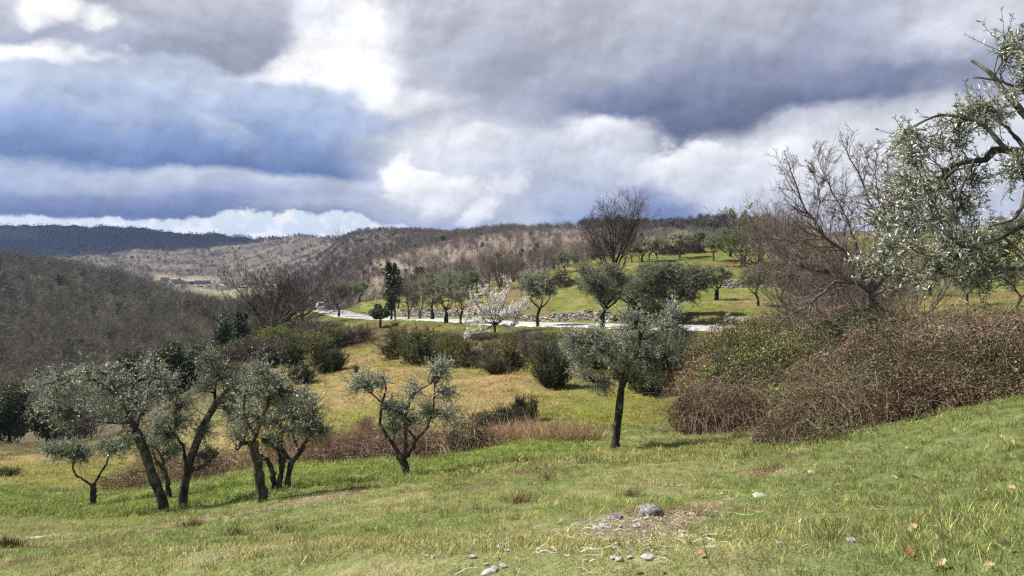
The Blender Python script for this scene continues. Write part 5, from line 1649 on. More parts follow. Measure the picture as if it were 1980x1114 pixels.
SH = {k: [shrub_mesh(s + 300, k), shrub_mesh(s + 330, k)] for s, k in enumerate(('broom', 'twig', 'leafy', 'yellow', 'mixed', 'evergreen'))}
BANKG = 'scrub on the bank below the lane'
for j, (lab, kind, px, base, top, hw, Y) in enumerate([
        ('dark broom bush like a fan at the top left of the dry field', 'broom', 636, 718, 668, 30, None), ('low round broom bush left of the dry field', 'broom', 583, 740, 700, 24, None),
        ('brown-green shrub under the ivy column', 'mixed', 765, 694, 628, 38, None), ('reddish twiggy shrub below the white car', 'twig', 602, 660, 612, 34, None), ('dark brown thicket below the round roadside olive', 'twig', 672, 664, 622, 34, None),
        ('brown thicket right of the roadside olive, along the top of the bank', 'twig', 706, 660, 622, 30, None), ('grey-green shrub above the low round broom', 'leafy', 562, 708, 656, 36, None), ('dark leafy shrub left of the grey-green one', 'evergreen', 520, 712, 668, 34, None),
        ('yellow-green shrub in the middle of the left bank', 'yellow', 546, 682, 636, 34, None), ('brown shrub at the left end of the bank', 'twig', 486, 700, 640, 36, None), ('small green shrub beneath the ivy stump', 'yellow', 455, 690, 650, 28, None),
        ('leafy green shrub below the ivy stumps', 'leafy', 425, 705, 650, 34, None), ('yellow-green shrub under the reddish twiggy one', 'yellow', 645, 672, 632, 26, None), ('mixed shrub behind the fan-like broom', 'mixed', 612, 690, 642, 34, None),
        ('pale green shrub left of the spreading oak trunk', 'yellow', 505, 662, 622, 28, None), ('green shrub right under the spreading oak', 'leafy', 552, 650, 615, 30, None), ('tangled brown shrub below the spreading oak', 'twig', 575, 672, 625, 30, None),
        ('grey-green shrub in the middle of the bank below the thin olives', 'leafy', 812, 702, 634, 38, None), ('brown shrub between two green ones below the thin olives', 'twig', 846, 704, 640, 34, None), ('yellowish shrub left of the blossoming tree', 'yellow', 872, 708, 645, 32, None),
        ('leafy shrub just below left of the blossoming tree', 'mixed', 902, 712, 648, 34, None), ('brown shrub straight below the blossoming tree', 'twig', 938, 712, 648, 36, None), ('olive-brown shrub below right of the blossoming tree', 'mixed', 984, 720, 648, 40, None),
        ('red-brown shrub on the bank under the leaning olive', 'twig', 1026, 700, 634, 34, None), ('tall dark broom at the right end of the dry field', 'broom', 1068, 748, 652, 34, None), ('low yellow-green shrub along the lane below the wall', 'yellow', 1100, 668, 640, 34, None),
        ('mixed shrub behind the tall dark broom', 'mixed', 1060, 690, 640, 34, None), ('brown shrub between the broom and the charred olive', 'twig', 1118, 720, 655, 36, None), ('leafy shrub behind the crown of the charred olive', 'leafy', 1150, 712, 645, 36, None),
        ('mixed shrub behind the charred olive trunk', 'mixed', 1195, 735, 655, 40, None), ('leafy green shrub right of the charred olive trunk', 'leafy', 1245, 760, 680, 40, None), ('tall leafy shrub filling the gap right of the charred olive', 'leafy', 1285, 760, 650, 44, None),
        ('mixed shrub at the lane end behind the charred olive', 'mixed', 1320, 735, 650, 40, None), ('small broom at the foot of the bank under the blossom', 'broom', 960, 722, 690, 20, None),
        ('dark broom in the middle of the green bramble bank', 'broom', 1402, 722, 672, 30, 34.5), ('small grassy bush alone in the field by the fan-like broom', 'yellow', 686, 722, 702, 8, None),
        ('dark low broom left of the two young pines', 'broom', 950, 826, 792, 30, None), ('dark low broom between the bramble and the two young pines', 'broom', 985, 822, 782, 32, None), ('first young pine-like bush, upright, at the right of the dark low broom', 'broom', 1005, 806, 762, 14, None), ('second young pine-like bush, thinner and paler, farther right', 'leafy', 1030, 812, 762, 12, None),
        ('reddish upright weed shrub standing alone behind the wide-armed olive', 'twig', 708, 838, 796, 16, None), ('big dark evergreen thicket behind the upright forked olive', 'evergreen', 330, 765, 665, 60, 66), ('dark evergreen thicket left of the biggest evergreen one, behind the leaning olive', 'evergreen', 255, 790, 680, 55, 70), ('dark thicket behind the leaning olive crown', 'evergreen', 385, 760, 668, 46, 68),
        ('dark bush at the left border above the small low olive', 'evergreen', 18, 862, 740, 55, 68), ('dark evergreen bush below the near wood at far left', 'evergreen', 90, 850, 770, 55, 74), ('brown thicket at the left beneath the near wood', 'twig', 160, 845, 770, 60, 72), ('green bush at the left end of the field, under the clump of three', 'leafy', 440, 752, 700, 40, 62),
        ('pale dry bush standing out on the left bank', 'twig', 513, 668, 636, 20, 88), ('grey olive-green bush at the left border, low in the field', 'leafy', 8, 925, 900, 22, 38)]):
    if Y is None:
        Y = hit(px, base, 26.0, 140.0) or 80.0
    b = ground_at(px, Y)
    h = max(0.5, CZ + (HOR - top) / F * Y - b[2])
    w = hw / F * Y
    t = link_obj('broom_bush' if kind == 'broom' else 'shrub', SH[kind][j % 2], None, (b[0], b[1], b[2] - 0.05))
    kx = {'broom': 0.75, 'twig': 1.25, 'evergreen': 1.1}.get(kind, 1.25)
    t.scale = (w / kx, w / kx, h / 2.0)
    t.rotation_euler = (0, 0, j * 1.7)
    tag(t, lab, 'bush', BANKG)


rf_ = np.random.default_rng(880)
for j in range(190):
    px = 440 + 900 * (j + rf_.random()) / 190
    Yl = float(np.interp(px, [440, 500, 600, 700, 800, 1000, 1200, 1340], [64, 72, 80, 84, 76, 66, 58, 46]))
    Yh = float(np.interp(px, [440, 600, 700, 800, 1000, 1200, 1340], [98, 118, 104, 90, 76, 66, 60]))
    if 655 < px < 745:
        Yl = 0.5 * (Yl + Yh)
    Y = Yl + (Yh - Yl) * rf_.random() ** 0.9
    b = ground_at(px, Y)
    if road_dist(b[:1], b[1:2])[0][0] < 5.5:
        continue
    kind = ('twig', 'mixed', 'leafy', 'twig', 'mixed', 'yellow', 'twig')[j % 7]
    lim = CZ + (HOR - (641 if px > 745 else 648 if px > 640 else 620)) / F * Y - b[2]
    h = min(rf_.uniform(1.2, 2.9) if (px > 745 or px < 640) else rf_.uniform(0.9, 1.9), lim)
    if h < 0.5:
        continue
    t = link_obj('broom_bush' if kind == 'broom' else 'shrub', SH[kind][j % 2], None, (b[0], b[1], b[2] - 0.08))
    wd = max(h, 1.2) * rf_.uniform(0.62, 0.95)
    t.scale = (wd, wd, h * 0.5)
    t.rotation_euler = (0, 0, rf_.random() * 6.28)
    tag(t, 'one of the low scrubby bushes filling the bank between the dry field and the lane', 'bush', 'low scrub filling the bank')


# ------------------------------------------------------------------ brambles
def bramble(label, blobs, nleaf, ncane, seed, pal, L=0.046, W=0.034, cat='bramble', clen=1.2, name='bramble_bush', group='bramble thickets on the right bank', cr=0.006, ccol=(1, 1, 1), tangle=1.0):
    rng = np.random.default_rng(seed)
    px, py, Y = blobs[0][:3]
    b = ground_at(px, Y)
    bl = []
    for (px, py, Y, rx, ry, dz) in blobs:
        k = Y / F
        bl.append((np.array([(px - 990) * k - b[0], Y - b[1], CZ + (HOR - py) * k - b[2]]), np.array([rx * k, dz, ry * k])))
    area = np.array([r[0] * r[2] + r[1] * r[2] + r[0] * r[1] for c, r in bl])
    share = area / area.sum()
    q = QM()
    cq = QM()
    pal = [(np.array(c, float), w) for c, w in pal]
    cols = np.array([c for c, w in pal])
    ws = np.array([w for c, w in pal])
    for (c, r), s in zip(bl, share):
        n = int(nleaf * s)
        if n:
            d = unit(rng.normal(size=(n, 3)))
            d[:, 1] -= 0.25
            d[:, 2] = d[:, 2] * 0.9 + 0.15
            d = unit(d)
            lump = 1 + 0.34 * (fbm(d[:, 0] * 3 + c[0] * 3, d[:, 2] * 3 + c[2] * 2 + d[:, 1] * 2, seed, 4) - 0.5) * 2
            S = c + d * r * (lump * rng.random(n) ** 0.16)[:, None]
            gap = fbm(S[:, 0] * 2.6 + 3.1, S[:, 2] * 2.8 + S[:, 1] * 1.7, seed + 31, 3)
            keep = gap + 0.10 * rng.normal(size=n) > 0.43
            S, d = S[keep] * 1.0, d[keep]
            S = S + d * (0.35 * (gap[keep] - 0.5))[:, None]
            n = len(S)
            w3 = np.array([fbm(S[:, 0] * 0.9 + k_ * 9.1, S[:, 2] * 1.1 + S[:, 1] * 0.5, seed + k_, 3) for k_ in range(len(pal))]).T
            pick = (np.log(ws)[None] + 7 * (w3 - 0.5) + rng.gumbel(size=(n, len(pal)))).argmax(1)
            v, f, col = leaf_quads(rng, S, d, L, W, 0.9, -0.1, 0.5, 0.1, 0.3, 0.3)
            q.add(v, f, 0, col * np.repeat(cols[pick], 4, axis=0))
        m = int(ncane * s)
        if m:
            d = unit(rng.normal(size=(m, 3)))
            d[:, 1] -= 0.3
            d = unit(d)
            S = c + d * r * rng.uniform(0.6, 1.03, (m, 1))
            D = unit(d * 0.6 + rng.normal(size=(m, 3)) * 0.8 * tangle + np.array([0, 0, 0.35]))
            K = 8
            P = np.empty((m, K, 3))
            P[:, 0] = S
            Lc = clen * np.exp(rng.normal(0, 0.4, m))
            for k_ in range(1, K):
                D = unit(D + np.array([0, 0, -0.22]) + rng.normal(size=(m, 3)) * 0.10)
                P[:, k_] = P[:, k_ - 1] + D * (Lc / (K - 1))[:, None]
            if ccol == (1, 1, 1):
                long_ = rng.random(m) < 0.12
                P[long_] = P[long_][:, :1] + (P[long_] - P[long_][:, :1]) * 1.7
            R = np.linspace(cr, cr * 0.5, K)[None] * rng.uniform(0.5, 1.25, (m, 1))
            cq.tubes(P, R, 3, 0, col=(np.exp(rng.normal(0, 0.35, m))[:, None] * np.array(ccol)[None]))
    t = thing(name, label, cat, tuple(b), group)
    if q.nv:
        link_obj('foliage', q.mesh('foliage', [M_BRAMBLE]), t)
    if cq.nv:
        link_obj('canes', cq.mesh('canes', [M_CANE]), t)
    return t


RED, RED2 = (0.105, 0.062, 0.040), (0.150, 0.098, 0.058)
DKG, OLG, YG = (0.034, 0.052, 0.019), (0.105, 0.105, 0.036), (0.165, 0.175, 0.042)
TAN = (0.22, 0.16, 0.10)
bramble('largest bramble mass, dark green and red leaves, above the grass at the right',
        [(1790, 730, 21.5, 110, 85, 1.6), (1880, 720, 20.5, 100, 85, 1.5), (1960, 720, 19.5, 80, 85, 1.4), (1720, 770, 20.5, 90, 80, 1.4), (1830, 780, 19.5, 100, 62, 1.2), (1920, 770, 18.5, 90, 50, 1.1), (2040, 690, 19, 90, 90, 1.4), (1690, 700, 23.5, 70, 70, 1.4)],
        140000, 2400, 401, [(RED, 0.8), (RED2, 0.8), (DKG, 1.2), (OLG, 0.9), (TAN, 0.12)], clen=1.0, cr=0.0036)
bramble('upper bramble mass with brownish-red leaves, behind the largest one and under the lawn trees',
        [(1800, 650, 28, 110, 48, 1.8), (1900, 640, 28, 100, 46, 1.8), (1980, 650, 26, 90, 50, 1.8), (1730, 660, 28, 70, 46, 1.6), (2080, 640, 26, 90, 60, 1.8)], 50000, 1800, 402, [(RED2, 0.9), (RED, 0.8), (OLG, 0.9), (DKG, 0.3), (TAN, 0.4)], L=0.052, W=0.038)
bramble('reddish cane-filled bramble spilling onto the grass left of the largest mass',
        [(1590, 800, 21.5, 70, 62, 1.3), (1530, 830, 21, 55, 42, 1.1), (1650, 790, 21, 70, 70, 1.3), (1600, 740, 24, 80, 62, 1.4), (1490, 850, 21.5, 30, 24, 0.8), (1640, 850, 19.5, 70, 26, 0.8)],
        56000, 3000, 403, [(RED, 1.0), (RED2, 1.0), (TAN, 0.3), (OLG, 0.7), (DKG, 0.3)], clen=0.9, cr=0.0036)
bramble('rounded reddish-brown bramble at the foot of the bank, right of the charred olive',
        [(1380, 790, 29, 70, 48, 1.5), (1335, 800, 29, 42, 34, 1.1), (1430, 795, 28, 50, 44, 1.3)],
        32000, 2000, 404, [(RED, 1.0), (DKG, 0.5), (RED2, 0.6), (TAN, 0.3)], L=0.052, W=0.038, cr=0.0042)
bramble('yellow-green leafy bramble covering the middle of the right bank',
        [(1470, 730, 33, 70, 56, 1.7), (1530, 700, 33, 60, 56, 1.7), (1440, 680, 40, 70, 48, 2.0), (1510, 650, 44, 70, 36, 2.0), (1400, 745, 33, 60, 40, 1.5), (1580, 680, 34, 50, 50, 1.6), (1500, 780, 28, 50, 38, 1.3)],
        70000, 400, 405, [(YG, 1.5), (OLG, 1.1), (DKG, 0.6), (RED2, 0.2)], L=0.08, W=0.06)
bramble('brownish scrubby bramble under the lane at the top of the right bank',
        [(1420, 650, 50, 60, 26, 2.0), (1500, 630, 50, 60, 26, 2.2), (1580, 625, 48, 60, 30, 2.2), (1360, 690, 44, 44, 34, 1.8), (1350, 730, 38, 40, 34, 1.6), (1640, 620, 44, 50, 34, 2.0)],
        26000, 600, 406, [(OLG, 1.0), (TAN, 0.8), (RED2, 0.8), (YG, 0.5)], L=0.09, W=0.06, cr=0.009)
bramble('dark ivy-green thicket round the foot of the large leafless tree',
        [(1650, 640, 29, 44, 44, 1.4), (1610, 655, 30, 36, 30, 1.2), (1690, 620, 29.5, 36, 36, 1.2), (1570, 660, 31, 30, 24, 1.1)], 14000, 200, 407, [(DKG, 1.6), (OLG, 0.4)], L=0.06, W=0.045)
HG = 'dead bramble hedge between grass strip and field'
for (lab, bl, nl, nc, sd, pal) in [
        ('reddish-brown dead bramble heap behind the wide-armed olive, left part', [(660, 888, 28.5, 45, 24, 1.1), (625, 895, 28.5, 30, 18, 0.9), (705, 882, 28.5, 40, 26, 1.1)], 2600, 2300, 411, [(RED, 1), (TAN, 0.4)]),
        ('reddish-brown dead bramble heap behind the wide-armed olive, right part', [(840, 866, 28.5, 45, 26, 1.1), (760, 872, 29, 40, 26, 1.0), (800, 868, 29, 40, 26, 1.0)], 2600, 2100, 412, [(RED, 1), (TAN, 0.5)]),
        ('dark leafy bramble bush with grey dead canes right of the wide-armed olive', [(905, 838, 29, 36, 38, 1.2), (935, 850, 28.5, 26, 28, 0.9), (890, 865, 28.5, 36, 24, 0.9)], 9000, 700, 413, [(DKG, 1.2), (OLG, 0.5), (RED, 0.5)]),
        ('low brown dead brambles behind the straight single-trunked olive', [(450, 898, 31, 50, 24, 1.0), (400, 905, 31.5, 40, 22, 1.0), (560, 880, 30, 40, 20, 1.0)], 1800, 1900, 414, [(RED, 1), (TAN, 0.6)]),
        ('low brown dead brambles behind the slim olive at the left', [(290, 922, 33, 50, 18, 1.0), (240, 930, 33.5, 40, 16, 1.0), (350, 912, 32.5, 36, 20, 1.0), (320, 880, 36, 44, 20, 1.0)], 1800, 1700, 415, [(RED, 1), (TAN, 0.8)])]:
    bramble(lab, bl, nl, nc, sd, pal, L=0.06, W=0.04, name='bramble_hedge', cat='dead bramble', group=HG, cr=0.0075, clen=0.9, ccol=(0.88, 0.83, 0.80))


def straw_patch(label, spots, seed, h=0.7, n=900, name='dry_grass', col=(1, 1, 1), rad=1.0):
    rng = np.random.default_rng(seed)
    q = QM()
    b = None
    for (px, py, spread) in spots:
        Y = hit(px, py, 10, 120) or 40
        g0 = ground_at(px, Y)
        if b is None:
            b = g0
        x = g0[0] + rng.normal(size=n) * spread
        y = g0[1] + rng.normal(size=n) * spread * 0.8
        z = z_ground(x, y)
        S = np.stack([x, y, z - 0.03], 1) - b
        az = rng.random(n) * 6.28
        an = np.abs(rng.normal(0.25, 0.25, n))
        D = np.stack([np.cos(az) * np.sin(an), np.sin(az) * np.sin(an), np.cos(an)], 1)
        L = h * np.exp(rng.normal(0, 0.35, n))
        P = np.stack([S + D * (L * t)[:, None] + np.stack([np.cos(az), np.sin(az), np.zeros(n)], 1) * (L * 0.25 * t * t)[:, None] for t in (0, 0.35, 0.7, 1)], 1)
        q.tubes(P, np.array([0.006, 0.006, 0.005, 0.003])[None] * rad * np.ones((n, 1)), 3, 0, col=np.exp(rng.normal(0, 0.3, n))[:, None] * np.array(col)[None])
    o = link_obj(name, q.mesh(name, [M_STRAW]), None, tuple(b))
    return o


tag(straw_patch('x', [(1000, 842, 0.6), (1040, 846, 0.7), (1080, 850, 0.6), (1120, 852, 0.4), (975, 852, 0.4)], 421, 0.42, 800, 'dry_grass', (1.25, 1.15, 1.1)), 'tall tan dry grass patch between the dark bramble and the charred olive', kind='stuff')
tag(straw_patch('x', [(640, 860, 0.8), (700, 850, 0.9), (750, 845, 0.8), (590, 868, 0.7)], 422, 0.45, 600, 'dry_stems', (0.9, 0.75, 0.7)), 'thin tan stems along the dead bramble hedge', kind='stuff')
tag(straw_patch('x', [(1340, 760, 0.6), (1385, 690, 1.0), (1370, 720, 0.8)], 423, 0.9, 600, 'dry_reeds', (0.95, 0.8, 0.7)), 'tan dry stems on the bank beside the rounded bramble', kind='stuff')
for j, (lab, px, py, n, sp, h, col) in enumerate([
        ('grey dead weed tuft in the meadow below the charred olive', 1057, 930, 90, 0.08, 0.16, (0.7, 0.65, 0.6)), ('reddish dead weed tuft in the middle of the meadow', 1005, 972, 90, 0.10, 0.15, (0.65, 0.5, 0.42)),
        ('dry weed tuft under the wide-armed olive, in the meadow', 870, 938, 50, 0.08, 0.18, (0.7, 0.6, 0.5)), ('dark weed tuft in the meadow right of the leaning olives', 546, 1028, 70, 0.09, 0.14, (0.5, 0.5, 0.38)),
        ('dead weed tuft with a single upright stalk near the brambles', 1486, 912, 90, 0.14, 0.2, (0.6, 0.48, 0.4)), ('dark brown weed cushion in the bottom left corner', 12, 1078, 300, 0.11, 0.15, (0.4, 0.33, 0.25)),
        ('small grey weed tuft right of the grey dead one', 1220, 960, 60, 0.08, 0.14, (0.5, 0.5, 0.45)), ('dry weed tuft beside the forked olive foot', 372, 1018, 120, 0.08, 0.13, (0.62, 0.55, 0.42)), ('dry weed tuft near the bottom edge, centre left', 455, 1060, 70, 0.1, 0.14, (0.5, 0.45, 0.35))]):
    o = straw_patch('x', [(px, py, sp)], 430 + j, h * 0.85, int(n * 1.6), 'weed_tuft', tuple(v * 0.85 for v in col), 0.4)
    tag(o, lab, 'weed', 'dead weed tufts in the meadow')
# ------------------------------------------------------------------ dry-stone walls
M_STONE = plain_mat('wall_stone', (0.235, 0.22, 0.20), 0.9, 0.35, 3.0, 0.4, use_col=True)
M_ROCK = plain_mat('limestone', (0.40, 0.39, 0.37), 0.85, 0.4, 9.0, 0.6)
M_ROCK_DARK = plain_mat('weathered_limestone', (0.15, 0.145, 0.14), 0.85, 0.85, 7.0, 0.9)
CUBE_F = np.array([[0, 1, 3, 2], [4, 6, 7, 5], [0, 4, 5, 1], [2, 3, 7, 6], [0, 2, 6, 4], [1, 5, 7, 3]])
CUBE_V = np.array([[x, y, z] for x in (-.5, .5) for y in (-.5, .5) for z in (-.5, .5)], float)


def stone_wall(name, label, path, hfun, seed, group='dry-stone walls of the terraces', thick=0.6, ragged=0.25):
    rng = np.random.default_rng(seed)
    path = np.asarray(path, float)
    s = np.concatenate([[0], np.cumsum(np.hypot(*np.diff(path, axis=0).T))])
    x0, y0 = path[len(path) // 2]
    b = np.array([x0, y0, float(z_ground(np.array([x0]), np.array([y0]))[0])])
    tan = unit(np.gradient(path, axis=0))
    q = QM()
    zc = 0.0
    hmax = max(hfun(v) for v in np.linspace(0, s[-1], 60))
    while zc < hmax:
        ch = rng.uniform(0.07, 0.15)
        u = rng.uniform(0, 0.2)
        while u < s[-1]:
            w = rng.uniform(0.13, 0.42)
            h = hfun(u)
            if zc + ch * 0.5 < h * (1 + rng.normal() * ragged * 0.5) and rng.random() > 0.03:
                c = np.array([np.interp(u + w / 2, s, path[:, 0]), np.interp(u + w / 2, s, path[:, 1])])
                t = np.array([np.interp(u, s, tan[:, 0]), np.interp(u, s, tan[:, 1])])
                t = t / (np.linalg.norm(t) + 1e-9)
                n = np.array([-t[1], t[0]])
                g = float(z_ground(c[:1], c[1:])[0])
                v = CUBE_V * np.array([w * 0.97, thick * rng.uniform(0.8, 1.15), ch * rng.uniform(0.85, 1.1)]) * (1 + rng.normal(size=(8, 3)) * 0.09)
                a = rng.normal(0, 0.07)
                vx = v[:, 0] * math.cos(a) - v[:, 2] * math.sin(a)
                vz = v[:, 0] * math.sin(a) + v[:, 2] * math.cos(a)
                P = np.stack([c[0] + t[0] * vx + n[0] * v[:, 1], c[1] + t[1] * vx + n[1] * v[:, 1], g + zc + ch / 2 - 0.08 + vz], 1) - b
                q.add(P, CUBE_F, 0, np.array([1, 0.97, 0.93]) * math.exp(rng.normal(0, 0.35)))
            u += w
        zc += ch * 0.93
    o = link_obj(name, q.mesh(name, [M_STONE]), None, tuple(b))
    return tag(o, label, 'wall', group)


far_side = RC - RNRM * 4.3
pr = fpx(far_side[:, 0], far_side[:, 1])
seg = lambda a, b_: far_side[(pr < b_) & (pr > a)]
stone_wall('stone_wall', 'long grey dry-stone wall on the far side of the lane', seg(735, 1190), lambda u: 0.72 + 0.15 * math.sin(u * 0.4) + 0.1 * math.sin(u * 1.7), 501)
stone_wall('stone_wall', 'broken low end of the lane wall, half sunk in the bank at the right', seg(1395, 1600), lambda u: max(0.05, 0.5 + 0.5 * math.sin(u * 0.9) + 0.2 * math.sin(u * 2.3)), 502, ragged=0.8)
tp = [((p - 990) / F * Y, Y) for p, Y in [(1640, 84.5), (1600, 85.5), (1560, 87), (1520, 88.5), (1480, 90.5), (1455, 92)]]
stone_wall('stone_wall', 'terrace wall of pale stones behind the blue-grey olive', np.stack([np.interp(np.linspace(0, 5, 40), range(6), [p[k] for p in tp]) for k in (0, 1)], 1), lambda u: 1.15 + 0.2 * math.sin(u * 0.8), 503)
tp = [((p - 990) / F * Y, Y) for p, Y in [(1440, 93), (1415, 94), (1392, 95)]]
stone_wall('stone_wall', 'short tumbled wall of pale stones behind the twin-trunked olive', np.stack([np.interp(np.linspace(0, 2, 20), range(3), [p[k] for p in tp]) for k in (0, 1)], 1), lambda u: max(0.1, 0.7 + 0.35 * math.sin(u * 1.3)), 504)


# ------------------------------------------------------------------ loose stones and dry leaves in the meadow
def rock_mesh(seed, sub=3, flat=0.55, cut=0.5):
    rng = np.random.default_rng(seed)
    bm = bmesh.new()
    bmesh.ops.create_icosphere(bm, subdivisions=sub, radius=0.5)
    planes = [(unit(rng.normal(size=3)), rng.uniform(0.26, 0.44)) for _ in range(11)]
    for v in bm.verts:
        p = np.array(v.co)
        for n, d in planes:
            e = p @ n - d
            if e > 0:
                p = p - n * e * 0.92
        nz = float(fbm(np.array([p[0] * 5 + 7]), np.array([p[1] * 5 + p[2] * 4]), seed, 3)[0]) - 0.5
        p = p * (1 + nz * 0.22)
        p[2] *= flat
        v.co = p
    me = bpy.data.meshes.new('stone')
    bm.to_mesh(me)
    bm.free()
    return me


ROCKS = [rock_mesh(600 + i, 3, f) for i, f in enumerate((0.75, 0.5, 0.35, 0.45, 0.6))]
ROCKG = 'loose stones in the meadow'
for j, (lab, px, py, w, hr, mi, dark) in enumerate([
        ('largest grey stone in the meadow, white on top and dark in front', 1257, 999, 48, 0.62, 0, 1), ('second largest stone, a flat-topped grey one left of the largest', 1190, 1004, 32, 0.5, 1, 1), ('pebble leaning on the right foot of the largest stone', 1279, 998, 14, 0.9, 4, 0), ('white stone just below the largest stone', 1250, 1004, 13, 0.6, 4, 0),
        ('flat pale slab lying alone right of the largest stone, nearer the brambles', 1467, 960, 30, 0.35, 2, 0), ('small white stone highest in the meadow, toward the brambles', 1568, 915, 15, 0.5, 3, 0), ('flat pale stone alone at the bottom of the meadow, left of the straw', 975, 1058, 28, 0.4, 2, 0),
        ('tiny white stone alone in the grass left of the two big stones', 1105, 987, 11, 0.4, 3, 0), ('pale rounded stone near the bottom edge below the straw', 1196, 1086, 18, 0.9, 4, 0), ('flat angular white stone near the bottom edge', 1254, 1081, 30, 0.5, 1, 0), ('upright pale stone right of the straw, below the largest', 1320, 1034, 17, 0.9, 0, 0),
        ('small round pale stone left of the straw', 1146, 1064, 12, 0.8, 4, 0), ('white stone at the bottom edge under the flat pale one', 974, 1098, 17, 0.6, 3, 0), ('grey flat stone at the bottom edge beside the white one', 944, 1108, 32, 0.35, 2, 0), ('thin pale stone in the straw below the largest', 1277, 1034, 22, 0.3, 2, 0), ('small pale stone in the grass above the largest', 1315, 941, 10, 0.5, 3, 0),
        ('small pale stone right of the largest, by the dead stalk', 1396, 956, 9, 0.6, 4, 0), ('pale stone in the long grass near the right bottom', 1648, 1047, 20, 0.6, 1, 0), ('long flat stone in the straw left below the two big ones', 1172, 1018, 30, 0.25, 2, 0), ('flat stone half under the straw, left of the others', 1154, 1022, 22, 0.3, 3, 0), ('pale stone peeping out of the straw, centre', 1232, 1018, 22, 0.4, 1, 0),
        ('pale stone at the left border below the bright grass', 70, 1043, 20, 0.5, 1, 0), ('small white stone at the bottom left beyond the bright tuft', 357, 1073, 12, 0.7, 4, 0), ('small white stone in the meadow under the clump of three', 691, 1060, 10, 0.7, 3, 0), ('white stone at the edge of the charred olive', 1100, 887, 12, 0.3, 2, 0), ('little white stone in the meadow below the dry weed tuft', 1036, 935, 8, 0.5, 4, 0)]):
    Y = hit(px, py, 2.5, 40) or 8.0
    b = ground_at(px, Y)
    sz = w / F * Y
    me = ROCKS[mi].copy()
    me.materials.append(M_ROCK_DARK if dark else M_ROCK)
    o = link_obj('stone', me, None, (b[0], b[1], b[2] + sz * hr * (0.34 if j == 0 else 0.2)))
    o.scale = (sz * 1.08, sz * 1.0, sz * hr / (0.75, 0.5, 0.35, 0.45, 0.6)[mi])
    o.rotation_euler = (0.1 * math.sin(j * 3), 0.1 * math.cos(j * 5), j * 2.3)
    tag(o, lab, 'stone', ROCKG)

M_DEAD = leaf_mat('dead_leaf', (0.34, 0.15, 0.075), (0.42, 0.24, 0.15), 0.6, 0.2, 0.3, 0.35)
M_DEAD_PALE = leaf_mat('dead_leaf_pale', (0.50, 0.35, 0.22), (0.55, 0.42, 0.3), 0.6, 0.25, 0.3, 0.2)


def dead_leaf_mesh(seed, pale):
    rng = np.random.default_rng(seed)
    K = 9
    t = np.linspace(0, 1, K)
    prof = np.sin(np.pi * t ** 0.85) ** 0.7 * 0.30 * (1 + 0.28 * np.sin(t * 19 + rng.random() * 3)) + 0.01
    curl = rng.uniform(1.0, 2.2)
    rows = []
    for s in (-1, -0.5, 0, 0.5, 1):
        y = prof * s
        x = t - 0.5
        z = 0.22 * np.abs(s) ** 1.5 * prof / 0.3 * curl * 0.6 + 0.16 * curl * (t - 0.45) ** 2 + rng.normal(size=K) * 0.018
        rows.append(np.stack([x, y, z], 1))
    V = np.stack(rows, 0)
    idx = np.arange(5 * K).reshape(5, K)
    f = np.stack([idx[:-1, :-1], idx[:-1, 1:], idx[1:, 1:], idx[1:, :-1]], -1).reshape(-1, 4)
    q = QM()
    q.add(V.reshape(-1, 3), f, 0, np.exp(rng.normal(0, 0.12, (5 * K, 1))) * np.ones((1, 3)))
    q.tubes(np.array([[[-0.5, 0, 0.05], [-0.62, 0.02, 0.06], [-0.74, 0.06, 0.1]]]), np.array([[0.012, 0.01, 0.008]]), 3)
    return q.mesh('fallen_leaf', [M_DEAD_PALE if pale else M_DEAD], True)


